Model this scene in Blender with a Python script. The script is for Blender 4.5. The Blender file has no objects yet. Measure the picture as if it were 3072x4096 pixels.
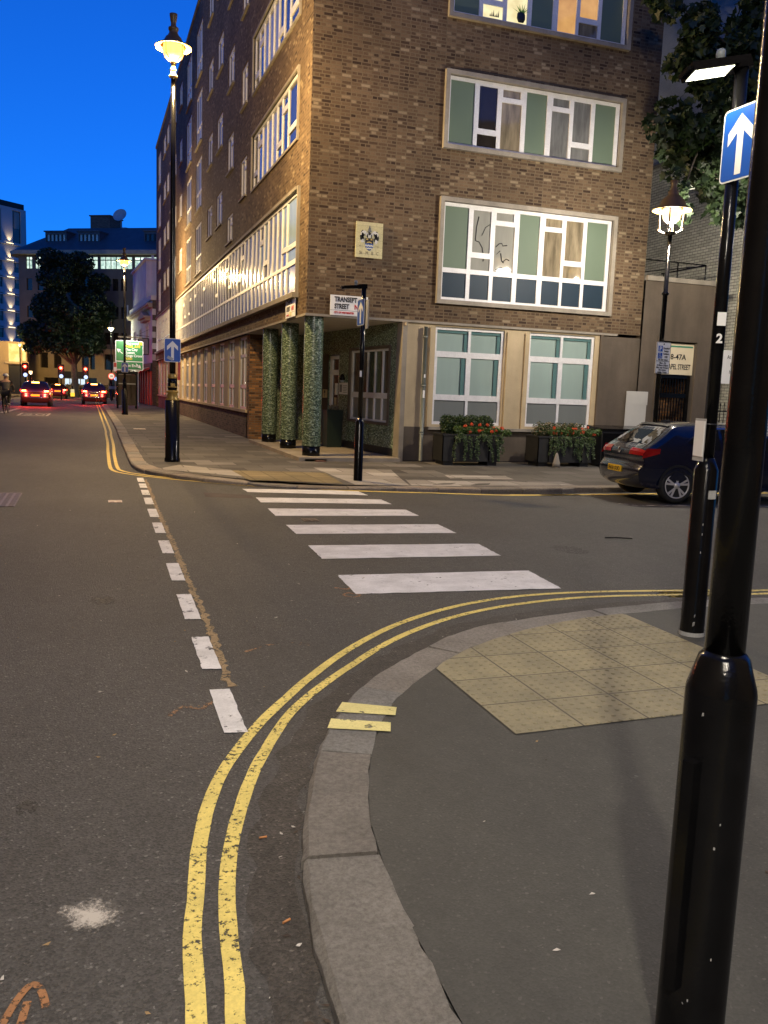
import bpy, math, random
import numpy as np
from mathutils import Vector, Matrix, noise as mnoise
R = math.radians
rng = random.Random(7)
SC = bpy.context.scene
COL = SC.collection

# ---------------------------------------------------------------- camera
cam_d = bpy.data.cameras.new('camera')
cam = bpy.data.objects.new('camera', cam_d)
COL.objects.link(cam)
_r = (0.944731, -0.324385, 0.037247)
_u = (0.010313, 0.143626, 0.989578)
_f = (0.326353, 0.934501, -0.139034)
_r = (0.945159, -0.32448, 0.037243)
_u = (0.010015, 0.142769, 0.989705)
_f = (0.326457, 0.935056, -0.13819)
cam_z = 1.7034
cam_d.lens = 19.9978
cam_d.sensor_fit = 'VERTICAL'; cam_d.sensor_height = 24.0; cam_d.sensor_width = 18.0
cam_d.clip_start = 0.05; cam_d.clip_end = 3000
cam.matrix_world = Matrix(((_r[0], _u[0], -_f[0], 0), (_r[1], _u[1], -_f[1], 0), (_r[2], _u[2], -_f[2], cam_z), (0, 0, 0, 1)))
SC.camera = cam

# ---------------------------------------------------------------- dusk sky
SUN_EL, SUN_ROT = R(8.0), R(200)
w = bpy.data.worlds.new('World'); SC.world = w; w.use_nodes = True
nt = w.node_tree; nt.nodes.clear()
sky = nt.nodes.new('ShaderNodeTexSky'); sky.sky_type = 'NISHITA'; sky.sun_disc = False
sky.sun_elevation = SUN_EL; sky.sun_rotation = SUN_ROT; sky.ozone_density = 6.0; sky.air_density = 1.0; sky.dust_density = 0.2
hs = nt.nodes.new('ShaderNodeHueSaturation'); hs.inputs['Saturation'].default_value = 1.0; hs.inputs['Hue'].default_value = 0.5
bg = nt.nodes.new('ShaderNodeBackground'); bg.inputs['Strength'].default_value = SKY_S = 0.1
wo = nt.nodes.new('ShaderNodeOutputWorld')
mx = nt.nodes.new('ShaderNodeMix'); mx.data_type = 'RGBA'; mx.blend_type = 'MULTIPLY'; mx.inputs[0].default_value = 1.0
mx.inputs[7].default_value = (0.17, 0.86, 1.86, 1)
nt.links.new(sky.outputs[0], mx.inputs[6]); nt.links.new(mx.outputs[2], hs.inputs['Color']); nt.links.new(hs.outputs[0], bg.inputs['Color']); nt.links.new(bg.outputs[0], wo.inputs['Surface'])

SC.view_settings.view_transform = 'Standard'; SC.view_settings.look = 'None'
SC.view_settings.exposure = 0.25; SC.view_settings.gamma = 1.0
SC.render.engine = 'CYCLES'
SC.cycles.use_denoising = True
SC.cycles.sample_clamp_indirect = 4.0
SC.cycles.max_bounces = 6; SC.cycles.diffuse_bounces = 3; SC.cycles.glossy_bounces = 3
SC.cycles.transparent_max_bounces = 8
SC.cycles.caustics_reflective = False; SC.cycles.caustics_refractive = False

# ---------------------------------------------------------------- mesh helpers
class MB:
    """collects faces and links them as one mesh object (UVs in metres, box mapped)"""
    def __init__(s): s.v = []; s.f = []; s.m = []; s.uv = []; s.sm = []
    def face(s, pts, m=0, uv=None, smooth=False):
        i = len(s.v); s.v += [tuple(p) for p in pts]; s.f.append(tuple(range(i, i + len(pts)))); s.m.append(m); s.uv.append(uv); s.sm.append(smooth)
    def box(s, x0, y0, z0, x1, y1, z1, m=0):
        a = [(x0,y0,z0),(x1,y0,z0),(x1,y1,z0),(x0,y1,z0),(x0,y0,z1),(x1,y0,z1),(x1,y1,z1),(x0,y1,z1)]
        for q in ((0,3,2,1),(4,5,6,7),(0,1,5,4),(1,2,6,5),(2,3,7,6),(3,0,4,7)): s.face([a[k] for k in q], m)
    def obox(s, c, ax, ay, az, m=0):
        c, ax, ay, az = map(Vector, (c, ax, ay, az)); a = []
        for k in (-1, 1):
            for (i, j) in ((-1,-1),(1,-1),(1,1),(-1,1)): a.append(c + i*ax + j*ay + k*az)
        for q in ((0,3,2,1),(4,5,6,7),(0,1,5,4),(1,2,6,5),(2,3,7,6),(3,0,4,7)): s.face([a[k] for k in q], m)
    def lathe(s, prof, n=24, c=(0,0,0), m=0, smooth=True, caps=True, M=None, sx=1.0, sy=1.0):
        base = len(s.v); cum = 0; cu = [0]
        for k in range(1, len(prof)):
            cum += math.hypot(prof[k][0]-prof[k-1][0], prof[k][1]-prof[k-1][1]); cu.append(cum)
        for k, (r, z) in enumerate(prof):
            for i in range(n):
                a = 2*math.pi*i/n; p = Vector((r*math.cos(a)*sx, r*math.sin(a)*sy, z))
                if M is not None: p = M @ p
                s.v.append((p[0]+c[0], p[1]+c[1], p[2]+c[2]))
        rm = max(r for r, z in prof)
        for k in range(len(prof)-1):
            for i in range(n):
                j = (i+1) % n
                s.f.append((base+k*n+i, base+k*n+j, base+(k+1)*n+j, base+(k+1)*n+i)); s.m.append(m); s.sm.append(smooth)
                u0, u1 = 2*math.pi*i/n*rm, 2*math.pi*(i+1)/n*rm
                s.uv.append([(u0,cu[k]),(u1,cu[k]),(u1,cu[k+1]),(u0,cu[k+1])])
        if caps:
            for k, flip in ((0, True), (len(prof)-1, False)):
                if prof[k][0] > 1e-4:
                    q = [base+k*n+i for i in range(n)]
                    if flip: q.reverse()
                    s.f.append(tuple(q)); s.m.append(m); s.uv.append(None); s.sm.append(False)
    def tube(s, pts, r, n=8, m=0, smooth=True, caps=True):
        pts = [Vector(p) for p in pts]; rs = r if isinstance(r, (list, tuple)) else [r]*len(pts); base = len(s.v)
        up = Vector((0,0,1))
        for k, p in enumerate(pts):
            d = (pts[min(k+1, len(pts)-1)] - pts[max(k-1, 0)]).normalized()
            a = d.cross(up) if abs(d.z) < 0.95 else d.cross(Vector((1,0,0)))
            a.normalize(); b = a.cross(d)
            for i in range(n):
                t = 2*math.pi*i/n; s.v.append(tuple(p + rs[k]*(math.cos(t)*a + math.sin(t)*b)))
        for k in range(len(pts)-1):
            for i in range(n):
                j = (i+1) % n; s.f.append((base+k*n+i, base+k*n+j, base+(k+1)*n+j, base+(k+1)*n+i)); s.m.append(m); s.uv.append(None); s.sm.append(smooth)
        if caps:
            s.f.append(tuple(base+i for i in range(n))); s.m.append(m); s.uv.append(None); s.sm.append(False)
            s.f.append(tuple(base+(len(pts)-1)*n+n-1-i for i in range(n))); s.m.append(m); s.uv.append(None); s.sm.append(False)
    def prism(s, poly, P, d0, d1, m=0, ms=None):
        """poly in (u,v); P(u,v,d) -> xyz"""
        s.face([P(u, v, d1) for u, v in poly], m); s.face([P(u, v, d0) for u, v in reversed(poly)], m)
        for k in range(len(poly)):
            a, b = poly[k], poly[(k+1) % len(poly)]
            s.face([P(a[0],a[1],d0), P(b[0],b[1],d0), P(b[0],b[1],d1), P(a[0],a[1],d1)], m if ms is None else ms)
    def plate(s, P, u0, u1, v0, v1, holes, dF, dB, m=0, rim=True, mr=None):
        """flat plate with rectangular holes; front at dF, reveals back to dB"""
        mr = m if mr is None else mr
        us = sorted({u0, u1, *[min(max(h[i], u0), u1) for h in holes for i in (0, 1)]}); vs = sorted({v0, v1, *[min(max(h[i], v0), v1) for h in holes for i in (2, 3)]})
        for a, b in zip(us, us[1:]):
            cu = (a+b)/2; run = None
            for c, d in zip(vs, vs[1:]):
                cv = (c+d)/2
                if any(h[0] < cu < h[1] and h[2] < cv < h[3] for h in holes): continue
                s.face([P(a,c,dF), P(b,c,dF), P(b,d,dF), P(a,d,dF)], m)
        for h in holes:
            a, b, c, d = h[:4]
            for (p, q) in (((a,c),(b,c)),((b,c),(b,d)),((b,d),(a,d)),((a,d),(a,c))):
                s.face([P(p[0],p[1],dF), P(q[0],q[1],dF), P(q[0],q[1],dB), P(p[0],p[1],dB)], mr)
        if rim:
            for (p, q) in (((u0,v0),(u1,v0)),((u1,v0),(u1,v1)),((u1,v1),(u0,v1)),((u0,v1),(u0,v0))):
                s.face([P(p[0],p[1],dF), P(q[0],q[1],dF), P(q[0],q[1],dB), P(p[0],p[1],dB)], m)
    def build(s, name, mats, parent=None, smooth_all=None):
        me = bpy.data.meshes.new(name); me.from_pydata(s.v, [], s.f)
        mats = mats if isinstance(mats, (list, tuple)) else [mats]
        for m in mats: me.materials.append(m)
        me.polygons.foreach_set('material_index', s.m)
        me.polygons.foreach_set('use_smooth', s.sm if smooth_all is None else [smooth_all]*len(s.f))
        uvl = me.uv_layers.new(name='UVMap'); dat = [0.0]*(2*len(me.loops))
        for p, uv in zip(me.polygons, s.uv):
            nn = p.normal; ax = max(range(3), key=lambda k: abs(nn[k]))
            for k, li in enumerate(p.loop_indices):
                if uv is not None: a, b = uv[k]
                else:
                    c = s.v[me.loops[li].vertex_index]
                    if ax == 2: a, b = c[0], c[1]
                    elif abs(nn[0]) > 0.25 and abs(nn[1]) > 0.25:
                        hx, hy = -nn[1], nn[0]; l = math.hypot(hx, hy); a, b = (c[0]*hx + c[1]*hy)/l, c[2]
                    elif ax == 0: a, b = c[1], c[2]
                    else: a, b = c[0], c[2]
                dat[2*li] = a; dat[2*li+1] = b
        uvl.data.foreach_set('uv', dat); me.update()
        o = bpy.data.objects.new(name, me); COL.objects.link(o)
        if parent is not None: o.parent = parent
        return o

def tag(o, label=None, cat=None, group=None, kind=None):
    if label: o['label'] = label
    if cat: o['category'] = cat
    if group: o['group'] = group
    if kind: o['kind'] = kind
    return o
def thing(name, label, cat, loc=(0,0,0), rz=0.0, group=None):
    o = bpy.data.objects.new(name, None); COL.objects.link(o); o.location = loc; o.rotation_euler = (0, 0, rz)
    o.empty_display_size = 0.2
    return tag(o, label, cat, group)
def kids(o): return [c for c in bpy.data.objects if c.parent is o]
def copy_tree(o, parent=None):
    c = o.copy(); COL.objects.link(c)
    if parent is not None: c.parent = parent
    for ch in kids(o): copy_tree(ch, c)
    return c
def text(body, size, loc, mat, parent, rz=0.0, align='LEFT', sx=1.0, bold=0.0, name='lettering', flat=False, ext=0.002, spacing=1.0, line=1.0, rx=None):
    cu = bpy.data.curves.new(name, 'FONT'); cu.body = body; cu.size = size; cu.align_x = align; cu.align_y = 'BOTTOM_BASELINE'
    cu.extrude = ext; cu.offset = bold; cu.space_character = spacing; cu.space_line = line
    cu.resolution_u = 3
    tmp = bpy.data.objects.new(name, cu); me = bpy.data.meshes.new_from_object(tmp); bpy.data.objects.remove(tmp); bpy.data.curves.remove(cu)
    o = bpy.data.objects.new(name, me); COL.objects.link(o); me.materials.clear(); me.materials.append(mat)
    o.parent = parent; o.location = loc; o.rotation_euler = (0.0 if flat else R(90) if rx is None else rx, 0, rz); o.scale = (sx, 1, 1)
    return o
PR = lambda Y: (lambda u, v, d: (u, Y - d, v))          # plane facing -y
PL = lambda X: (lambda u, v, d: (X - d, u, v))          # plane facing -x
def ss(t): t = min(1.0, max(0.0, t)); return t*t*(3-2*t)
def zroad(x, y): return -0.12*ss((x-4)/4)*ss((y-10)/4)
def zpav(x, y): return 0.08 - 0.09*ss((x-3)/4.5)*ss((19.4-y)/5)
def smooth_poly(pts, n):
    """Catmull-Rom resample of a polyline by arc length"""
    P = [np.array(p, float) for p in pts]; Q = []
    for k in range(len(P)-1):
        p0 = P[max(k-1,0)]; p1 = P[k]; p2 = P[k+1]; p3 = P[min(k+2,len(P)-1)]
        for t in np.linspace(0, 1, 12, endpoint=False):
            Q.append(0.5*(2*p1 + (p2-p0)*t + (2*p0-5*p1+4*p2-p3)*t*t + (3*p1-p0-3*p2+p3)*t**3))
    Q.append(P[-1]); Q = np.array(Q); d = np.r_[0, np.cumsum(np.linalg.norm(np.diff(Q, axis=0), axis=1))]
    s = np.linspace(0, d[-1], n)
    return np.stack([np.interp(s, d, Q[:, i]) for i in range(Q.shape[1])], 1)
def inpoly(x, y, poly):
    c = False; j = len(poly)-1
    for i in range(len(poly)):
        if (poly[i][1] > y) != (poly[j][1] > y) and x < (poly[j][0]-poly[i][0])*(y-poly[i][1])/(poly[j][1]-poly[i][1]) + poly[i][0]: c = not c
        j = i
    return c

# ---------------------------------------------------------------- material helpers
def _new(name):
    m = bpy.data.materials.new(name); m.use_nodes = True; n = m.node_tree; b = n.nodes['Principled BSDF']
    return m, n, b
def _ramp(n, stops, inter='LINEAR'):
    r = n.nodes.new('ShaderNodeValToRGB'); r.color_ramp.interpolation = inter
    e = r.color_ramp.elements
    while len(e) < len(stops): e.new(0.5)
    for k, (p, c) in enumerate(stops): e[k].position = p; e[k].color = c if len(c) == 4 else (*c, 1)
    return r
def _noise(n, scale, detail=4, rough=0.55, coord=None, dist=0.0):
    t = n.nodes.new('ShaderNodeTexNoise'); t.inputs['Scale'].default_value = scale; t.inputs['Detail'].default_value = detail
    t.inputs['Roughness'].default_value = rough; t.inputs['Distortion'].default_value = dist
    if coord is not None: n.links.new(coord, t.inputs['Vector'])
    return t
def _coord(n, kind='Object'):
    return n.nodes.new('ShaderNodeTexCoord').outputs[kind]
def _mix(n, fac, a, b, mode='MIX'):
    m = n.nodes.new('ShaderNodeMix'); m.data_type = 'RGBA'; m.blend_type = mode; m.clamp_result = False
    for s, v in ((0, fac), (6, a), (7, b)):
        if isinstance(v, bpy.types.NodeSocket): n.links.new(v, m.inputs[s])
        elif s == 0: m.inputs[0].default_value = v
        else: m.inputs[s].default_value = v if len(v) == 4 else (*v, 1)
    return m.outputs[2]
def _bump(n, b, height, strength, dist=0.01):
    u = n.nodes.new('ShaderNodeBump'); u.inputs['Strength'].default_value = strength; u.inputs['Distance'].default_value = dist
    n.links.new(height, u.inputs['Height']); n.links.new(u.outputs[0], b.inputs['Normal']); return u
def mul(c, k): return tuple(x*k for x in c[:3])
def mat(name, col, rough=0.6, metal=0.0, var=0.15, vs=3.0, fine=0.0, fs=60.0, bump=0.0, bs=80.0, coat=0.0, spec=0.5, streak=0.0, bd=0.01):
    m, n, b = _new(name); co = _coord(n)
    t = _noise(n, vs, 5, 0.6, co); r = _ramp(n, [(0.3, mul(col, 1-var)), (0.7, mul(col, 1+var))]); n.links.new(t.outputs['Fac'], r.inputs[0]); out = r.outputs[0]
    if fine:
        t2 = _noise(n, fs, 2, 0.7, co); r2 = _ramp(n, [(0.35, (1-fine,)*3), (0.65, (1+fine,)*3)]); n.links.new(t2.outputs['Fac'], r2.inputs[0]); out = _mix(n, 1.0, out, r2.outputs[0], 'MULTIPLY')
    if streak:
        mp = n.nodes.new('ShaderNodeMapping'); mp.inputs['Scale'].default_value = (1.6, 1.6, 0.28); n.links.new(co, mp.inputs[0])
        t3 = _noise(n, 1.0, 4, 0.6, mp.outputs[0]); r3 = _ramp(n, [(0.35, (1-streak,)*3), (0.6, (1.0,)*3)]); n.links.new(t3.outputs['Fac'], r3.inputs[0]); out = _mix(n, 1.0, out, r3.outputs[0], 'MULTIPLY')
    n.links.new(out, b.inputs['Base Color']); b.inputs['Roughness'].default_value = rough; b.inputs['Metallic'].default_value = metal
    b.inputs['Specular IOR Level'].default_value = spec; b.inputs['Coat Weight'].default_value = coat
    if bump: _bump(n, b, _noise(n, bs, 3, 0.6, co).outputs['Fac'], bump, bd)
    return m
def emat(name, col, strength, base=(0.02,0.02,0.02)):
    m, n, b = _new(name); b.inputs['Base Color'].default_value = (*base, 1); b.inputs['Emission Color'].default_value = (*col, 1); b.inputs['Emission Strength'].default_value = strength
    b.inputs['Roughness'].default_value = 0.3
    return m
def brickmat(name, stops, mortar, bw=0.225, bh=0.075, mo=0.011, rough=0.85, grime=0.25, bump=0.5, offs=0.5, sq=1.0, sqf=2, spec=0.3):
    m, n, b = _new(name); uv = _coord(n, 'UV')
    t = n.nodes.new('ShaderNodeTexBrick'); n.links.new(uv, t.inputs['Vector']); t.offset = offs; t.squash = sq; t.squash_frequency = sqf
    t.inputs['Color1'].default_value = (0,0,0,1); t.inputs['Color2'].default_value = (1,1,1,1); t.inputs['Mortar'].default_value = (0.5,0.5,0.5,1)
    t.inputs['Scale'].default_value = 1.0; t.inputs['Mortar Size'].default_value = mo; t.inputs['Mortar Smooth'].default_value = 0.2; t.inputs['Bias'].default_value = 0.0
    t.inputs['Brick Width'].default_value = bw; t.inputs['Row Height'].default_value = bh
    r = _ramp(n, stops); n.links.new(t.outputs['Color'], r.inputs[0])
    f = _noise(n, 45, 3, 0.7, uv); rf = _ramp(n, [(0.3, (0.78,)*3), (0.7, (1.2,)*3)]); n.links.new(f.outputs['Fac'], rf.inputs[0])
    c = _mix(n, 1.0, r.outputs[0], rf.outputs[0], 'MULTIPLY')
    c = _mix(n, t.outputs['Fac'], c, mortar)
    g = _noise(n, 0.55, 5, 0.6, uv); rg = _ramp(n, [(0.3, (1-grime,)*3), (0.7, (1+grime*0.5,)*3)]); n.links.new(g.outputs['Fac'], rg.inputs[0])
    c = _mix(n, 1.0, c, rg.outputs[0], 'MULTIPLY')
    n.links.new(c, b.inputs['Base Color']); b.inputs['Roughness'].default_value = rough; b.inputs['Specular IOR Level'].default_value = spec
    inv = n.nodes.new('ShaderNodeMath'); inv.operation = 'SUBTRACT'; inv.inputs[0].default_value = 1.0; n.links.new(t.outputs['Fac'], inv.inputs[1])
    if bump: _bump(n, b, inv.outputs[0], bump, 0.008)
    return m
def paintmat(name, col, wear=0.45, ws=14.0, rough=0.7, crack=0.0):
    """road paint worn through: transparent where it has gone"""
    m, n, b = _new(name); co = _coord(n)
    t = _noise(n, ws, 6, 0.72, co); lo = 0.5 + 0.42*(wear-0.5)
    r = _ramp(n, [(lo-0.035, (0,0,0)), (lo+0.035, (1,1,1))]); bigw = _noise(n, 2.6, 4, 0.6, co); ad = n.nodes.new('ShaderNodeMath'); ad.operation = 'MULTIPLY_ADD'; n.links.new(bigw.outputs['Fac'], ad.inputs[0]); ad.inputs[1].default_value = 0.34; n.links.new(t.outputs['Fac'], ad.inputs[2])
    sb_ = n.nodes.new('ShaderNodeMath'); sb_.operation = 'SUBTRACT'; n.links.new(ad.outputs[0], sb_.inputs[0]); sb_.inputs[1].default_value = 0.17; n.links.new(sb_.outputs[0], r.inputs[0])
    t2 = _noise(n, 4.0, 4, 0.6, co); r2 = _ramp(n, [(0.28, mul(col, 0.74)), (0.6, mul(col, 1.0)), (0.75, mul(col, 1.05))]); n.links.new(t2.outputs['Fac'], r2.inputs[0])
    t4 = _noise(n, 90.0, 3, 0.7, co); r4 = _ramp(n, [(0.3, (0.85,)*3), (0.6, (1.04,)*3)]); n.links.new(t4.outputs['Fac'], r4.inputs[0])
    n.links.new(_mix(n, 1.0, r2.outputs[0], r4.outputs[0], 'MULTIPLY'), b.inputs['Base Color']); b.inputs['Roughness'].default_value = rough
    n.links.new(r.outputs[0], b.inputs['Alpha'])
    _bump(n, b, _noise(n, 120, 3, 0.6, co).outputs['Fac'], 0.4, 0.004)
    return m
def glassmat(name, col, rough=0.04, var=0.2, vs=1.2, wob=0.06, spec=0.6):
    """window pane with what hangs behind it"""
    m, n, b = _new(name); co = _coord(n)
    mp = n.nodes.new('ShaderNodeMapping'); mp.inputs['Scale'].default_value = (3, 3, 0.5); n.links.new(co, mp.inputs[0])
    t = _noise(n, vs, 4, 0.6, mp.outputs[0]); r = _ramp(n, [(0.3, mul(col, 1-var)), (0.7, mul(col, 1+var))]); n.links.new(t.outputs['Fac'], r.inputs[0])
    n.links.new(r.outputs[0], b.inputs['Base Color']); b.inputs['Roughness'].default_value = rough; b.inputs['Specular IOR Level'].default_value = spec
    _bump(n, b, _noise(n, 1.3, 2, 0.5, co).outputs['Fac'], wob, 0.05)
    return m

def asphalt(name, c0, c1, agg, gs, bump, stain, blotch):
    m, n, b = _new(name); co = _coord(n)
    big = _noise(n, 0.35, 5, 0.6, co); r = _ramp(n, [(0.3, c0), (0.7, c1)]); n.links.new(big.outputs['Fac'], r.inputs[0]); out = r.outputs[0]
    v = n.nodes.new('ShaderNodeTexVoronoi'); v.inputs['Scale'].default_value = gs; n.links.new(co, v.inputs['Vector'])
    vr = _ramp(n, [(0.0, (1-agg,)*3), (0.5, (1.0,)*3), (0.97, (1+agg,)*3), (1.0, (1+agg*5,)*3)])
    sp = n.nodes.new('ShaderNodeSeparateColor'); n.links.new(v.outputs['Color'], sp.inputs[0]); n.links.new(sp.outputs[0], vr.inputs[0])
    out = _mix(n, 1.0, out, vr.outputs[0], 'MULTIPLY')
    f = _noise(n, 9.0, 6, 0.7, co); fr = _ramp(n, [(0.25, (1-blotch,)*3), (0.75, (1+blotch,)*3)]); n.links.new(f.outputs['Fac'], fr.inputs[0])
    out = _mix(n, 1.0, out, fr.outputs[0], 'MULTIPLY')
    mp = n.nodes.new('ShaderNodeMapping'); mp.inputs['Scale'].default_value = (1.1, 0.22, 1); n.links.new(co, mp.inputs[0])
    s1 = _noise(n, 1.0, 5, 0.65, mp.outputs[0], 0.4); sr = _ramp(n, [(0.3, (1-stain,)*3), (0.6, (1.0,)*3)]); n.links.new(s1.outputs['Fac'], sr.inputs[0])
    out = _mix(n, 1.0, out, sr.outputs[0], 'MULTIPLY')
    n.links.new(out, b.inputs['Base Color']); b.inputs['Roughness'].default_value = 0.72; b.inputs['Specular IOR Level'].default_value = 0.4
    if bump:
        h = n.nodes.new('ShaderNodeMath'); h.operation = 'ADD'; n.links.new(v.outputs['Distance'], h.inputs[0]); n.links.new(_noise(n, 160, 3, 0.7, co).outputs['Fac'], h.inputs[1])
        _bump(n, b, h.outputs[0], bump, 0.006)
    return m

m_road = asphalt('asphalt_road', (0.058,0.056,0.052), (0.081,0.078,0.073), 0.36, 120, 0.9, 0.18, 0.16)
m_pave = asphalt('asphalt_pavement', (0.045,0.045,0.039), (0.065,0.064,0.056), 0.14, 120, 0.25, 0.22, 0.14)
m_gutter = asphalt('gutter_dirt', (0.040,0.036,0.031), (0.068,0.061,0.053), 0.4, 110, 0.9, 0.3, 0.4)
def granite():
    m, n, b = _new('granite'); co = _coord(n)
    at = n.nodes.new('ShaderNodeAttribute'); at.attribute_name = 'tint'
    v = _noise(n, 42, 6, 0.85, co); r = _ramp(n, [(0.32, (0.135,0.12,0.10)), (0.55, (0.26,0.235,0.20)), (0.8, (0.38,0.345,0.295))]); n.links.new(v.outputs['Fac'], r.inputs[0])
    big = _noise(n, 3, 4, 0.6, co); rb = _ramp(n, [(0.3, (0.75,)*3), (0.7, (1.15,)*3)]); n.links.new(big.outputs['Fac'], rb.inputs[0])
    out = _mix(n, 1.0, _mix(n, 1.0, r.outputs[0], rb.outputs[0], 'MULTIPLY'), at.outputs['Color'], 'MULTIPLY')
    n.links.new(out, b.inputs['Base Color']); b.inputs['Roughness'].default_value = 0.75
    _bump(n, b, _noise(n, 34, 6, 0.8, co).outputs['Fac'], 1.0, 0.022)
    return m
m_granite = granite()
m_yellow = paintmat('yellow_line_paint', (0.76,0.61,0.16), 0.30, 42)
m_yellow_new = paintmat('fresh_yellow_paint', (0.74,0.66,0.26), 0.22, 14)
m_white = paintmat('white_line_paint', (0.72,0.71,0.69), 0.2, 10)
m_white_far = paintmat('worn_white_paint', (0.55,0.52,0.48), 0.42, 10)
m_zebra = paintmat('zebra_paint', (0.74,0.74,0.74), 0.1, 14)
m_rust = paintmat('orange_spray', (0.30,0.14,0.055), 0.36, 30)
m_spat = paintmat('white_dust', (0.42,0.38,0.33), 0.52, 30)
m_tan = paintmat('crack_filler', (0.26,0.18,0.09), 0.35, 40)
m_brick = brickmat('brown_brick', [(0.0,(0.040,0.024,0.016)),(0.10,(0.066,0.041,0.026)),(0.35,(0.100,0.064,0.038)),(0.70,(0.128,0.084,0.049)),(0.90,(0.160,0.108,0.064)),(0.96,(0.235,0.177,0.110)),(1.0,(0.26,0.20,0.128))], (0.145,0.108,0.068), sq=0.55, sqf=2, mo=0.012, spec=0.2, grime=0.32)
m_brick_or = brickmat('orange_brick', [(0.0,(0.07,0.035,0.02)),(0.5,(0.20,0.10,0.045)),(0.9,(0.34,0.16,0.06)),(1.0,(0.48,0.22,0.07))], (0.16,0.12,0.08))
m_brick_pl = brickmat('plinth_brick', [(0.0,(0.05,0.032,0.026)),(0.5,(0.11,0.075,0.056)),(1.0,(0.16,0.11,0.08))], (0.13,0.10,0.08), grime=0.35)
m_brick_wh = brickmat('painted_pale_brick', [(0.0,(0.56,0.54,0.44)),(0.5,(0.68,0.655,0.54)),(1.0,(0.76,0.73,0.62))], (0.20,0.19,0.16), mo=0.009, bw=0.24, bh=0.085, bump=0.8)
m_brick_dk = brickmat('dark_far_brick', [(0.0,(0.06,0.045,0.038)),(1.0,(0.13,0.10,0.08))], (0.10,0.085,0.07), bump=0)
m_conc = mat('concrete_trim', (0.27,0.24,0.195), 0.8, var=0.18, vs=2.5, fine=0.08, streak=0.25)
m_cream = mat('cream_render', (0.46,0.365,0.225), 0.8, var=0.14, vs=1.2, fine=0.05, streak=0.18)
m_render = mat('brown_render', (0.105,0.082,0.060), 0.85, var=0.22, vs=0.9, fine=0.06, streak=0.3)
m_patch = mat('pale_patch', (0.44,0.43,0.40), 0.8, var=0.06, vs=2)
m_soffit = mat('soffit_paint', (0.58,0.56,0.52), 0.8, var=0.1)
m_frame = mat('white_window_paint', (0.66,0.655,0.66), 0.45, var=0.07, vs=6, fine=0.05, fs=30)
m_green = mat('green_panel', (0.125,0.168,0.122), 0.55, var=0.05, vs=0.6, spec=0.2)
m_greyp = mat('grey_green_panel', (0.25,0.265,0.235), 0.14, var=0.10, vs=1.4, spec=0.9)
m_bluep = mat('blue_spandrel', (0.010,0.027,0.048), 0.5, var=0.12, vs=1.0, spec=0.2)
m_slatep = mat('slate_spandrel', (0.15,0.16,0.185), 0.16, var=0.08, vs=1.0, spec=0.8)
g_dark = glassmat('dark_pane', (0.022,0.018,0.015))
g_curt = glassmat('curtained_pane', (0.20,0.165,0.11), var=0.45, vs=2.4)
g_grey = glassmat('net_curtain_pane', (0.15,0.15,0.145), var=0.3, vs=3)
g_crack = glassmat('papered_pane', (0.26,0.26,0.23), var=0.12, vs=1)
g_teal = glassmat('frosted_blind_pane', (0.30,0.39,0.36), rough=0.12, var=0.10, vs=0.4, wob=0.02)
g_teal_dk = glassmat('frosted_blind_edge', (0.10,0.19,0.19), rough=0.12, var=0.10, vs=0.4, wob=0.02)
g_smoke = glassmat('frosted_low_pane', (0.17,0.185,0.18), rough=0.15, var=0.06, vs=0.4, wob=0.02)
g_sky = glassmat('clear_pane', (0.035,0.04,0.045), rough=0.03, spec=0.9)
g_lobby = glassmat('lobby_pane', (0.045,0.055,0.048), var=0.5, vs=2.5)
def mosaic(name, dark):
    m, n, b = _new(name); uv = _coord(n, 'UV')
    t = n.nodes.new('ShaderNodeTexBrick'); n.links.new(uv, t.inputs['Vector']); t.offset = 0.35
    for k, v in (('Color1',(0,0,0,1)),('Color2',(1,1,1,1)),('Mortar',(0,0,0,1))): t.inputs[k].default_value = v
    for k, v in (('Scale',1.0),('Mortar Size',0.0022),('Bias',0.0),('Brick Width',0.036),('Row Height',0.02)): t.inputs[k].default_value = v
    k = dark
    r = _ramp(n, [(0.0,mul((0.020,0.036,0.026),k)),(0.30,mul((0.055,0.085,0.058),k)),(0.62,mul((0.11,0.14,0.085),k)),(0.86,mul((0.17,0.235,0.165),k)),(0.93,mul((0.22,0.30,0.23),k)),(1.0,mul((0.30,0.36,0.30),k))])
    n.links.new(t.outputs['Color'], r.inputs[0]); c = _mix(n, t.outputs['Fac'], r.outputs[0], (0.02,0.025,0.02))
    n.links.new(c, b.inputs['Base Color']); b.inputs['Roughness'].default_value = 0.22
    inv = n.nodes.new('ShaderNodeMath'); inv.operation = 'MULTIPLY_ADD'; n.links.new(t.outputs['Color'], inv.inputs[0]); inv.inputs[1].default_value = 0.6; inv.inputs[2].default_value = 0.0
    _bump(n, b, inv.outputs[0], 0.35, 0.004)
    return m
m_mos = mosaic('green_mosaic', 1.25); m_mos_dk = mosaic('dark_green_mosaic', 1.9)
m_black = mat('black_gloss_paint', (0.004,0.004,0.0045), 0.16, var=0.3, vs=8, bump=0.16, bs=95, coat=0.0, bd=0.005, spec=0.25)
m_blackmatt = mat('black_matt', (0.012,0.012,0.012), 0.6, var=0.3)
m_chip = mat('chipped_undercoat', (0.34,0.34,0.33), 0.6, var=0.2, vs=30)
m_gold = mat('gold_band_paint', (0.36,0.24,0.06), 0.4, metal=0.4, var=0.25, vs=20)
m_sblue = mat('sign_blue', (0.010,0.085,0.42), 0.3, var=0.03)
m_swhite = mat('sign_white', (0.78,0.78,0.76), 0.35, var=0.03)
m_sgreen = mat('sign_green', (0.004,0.20,0.055), 0.3, var=0.03)
m_syel = mat('sign_yellow', (0.80,0.52,0.02), 0.4, var=0.03)
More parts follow.
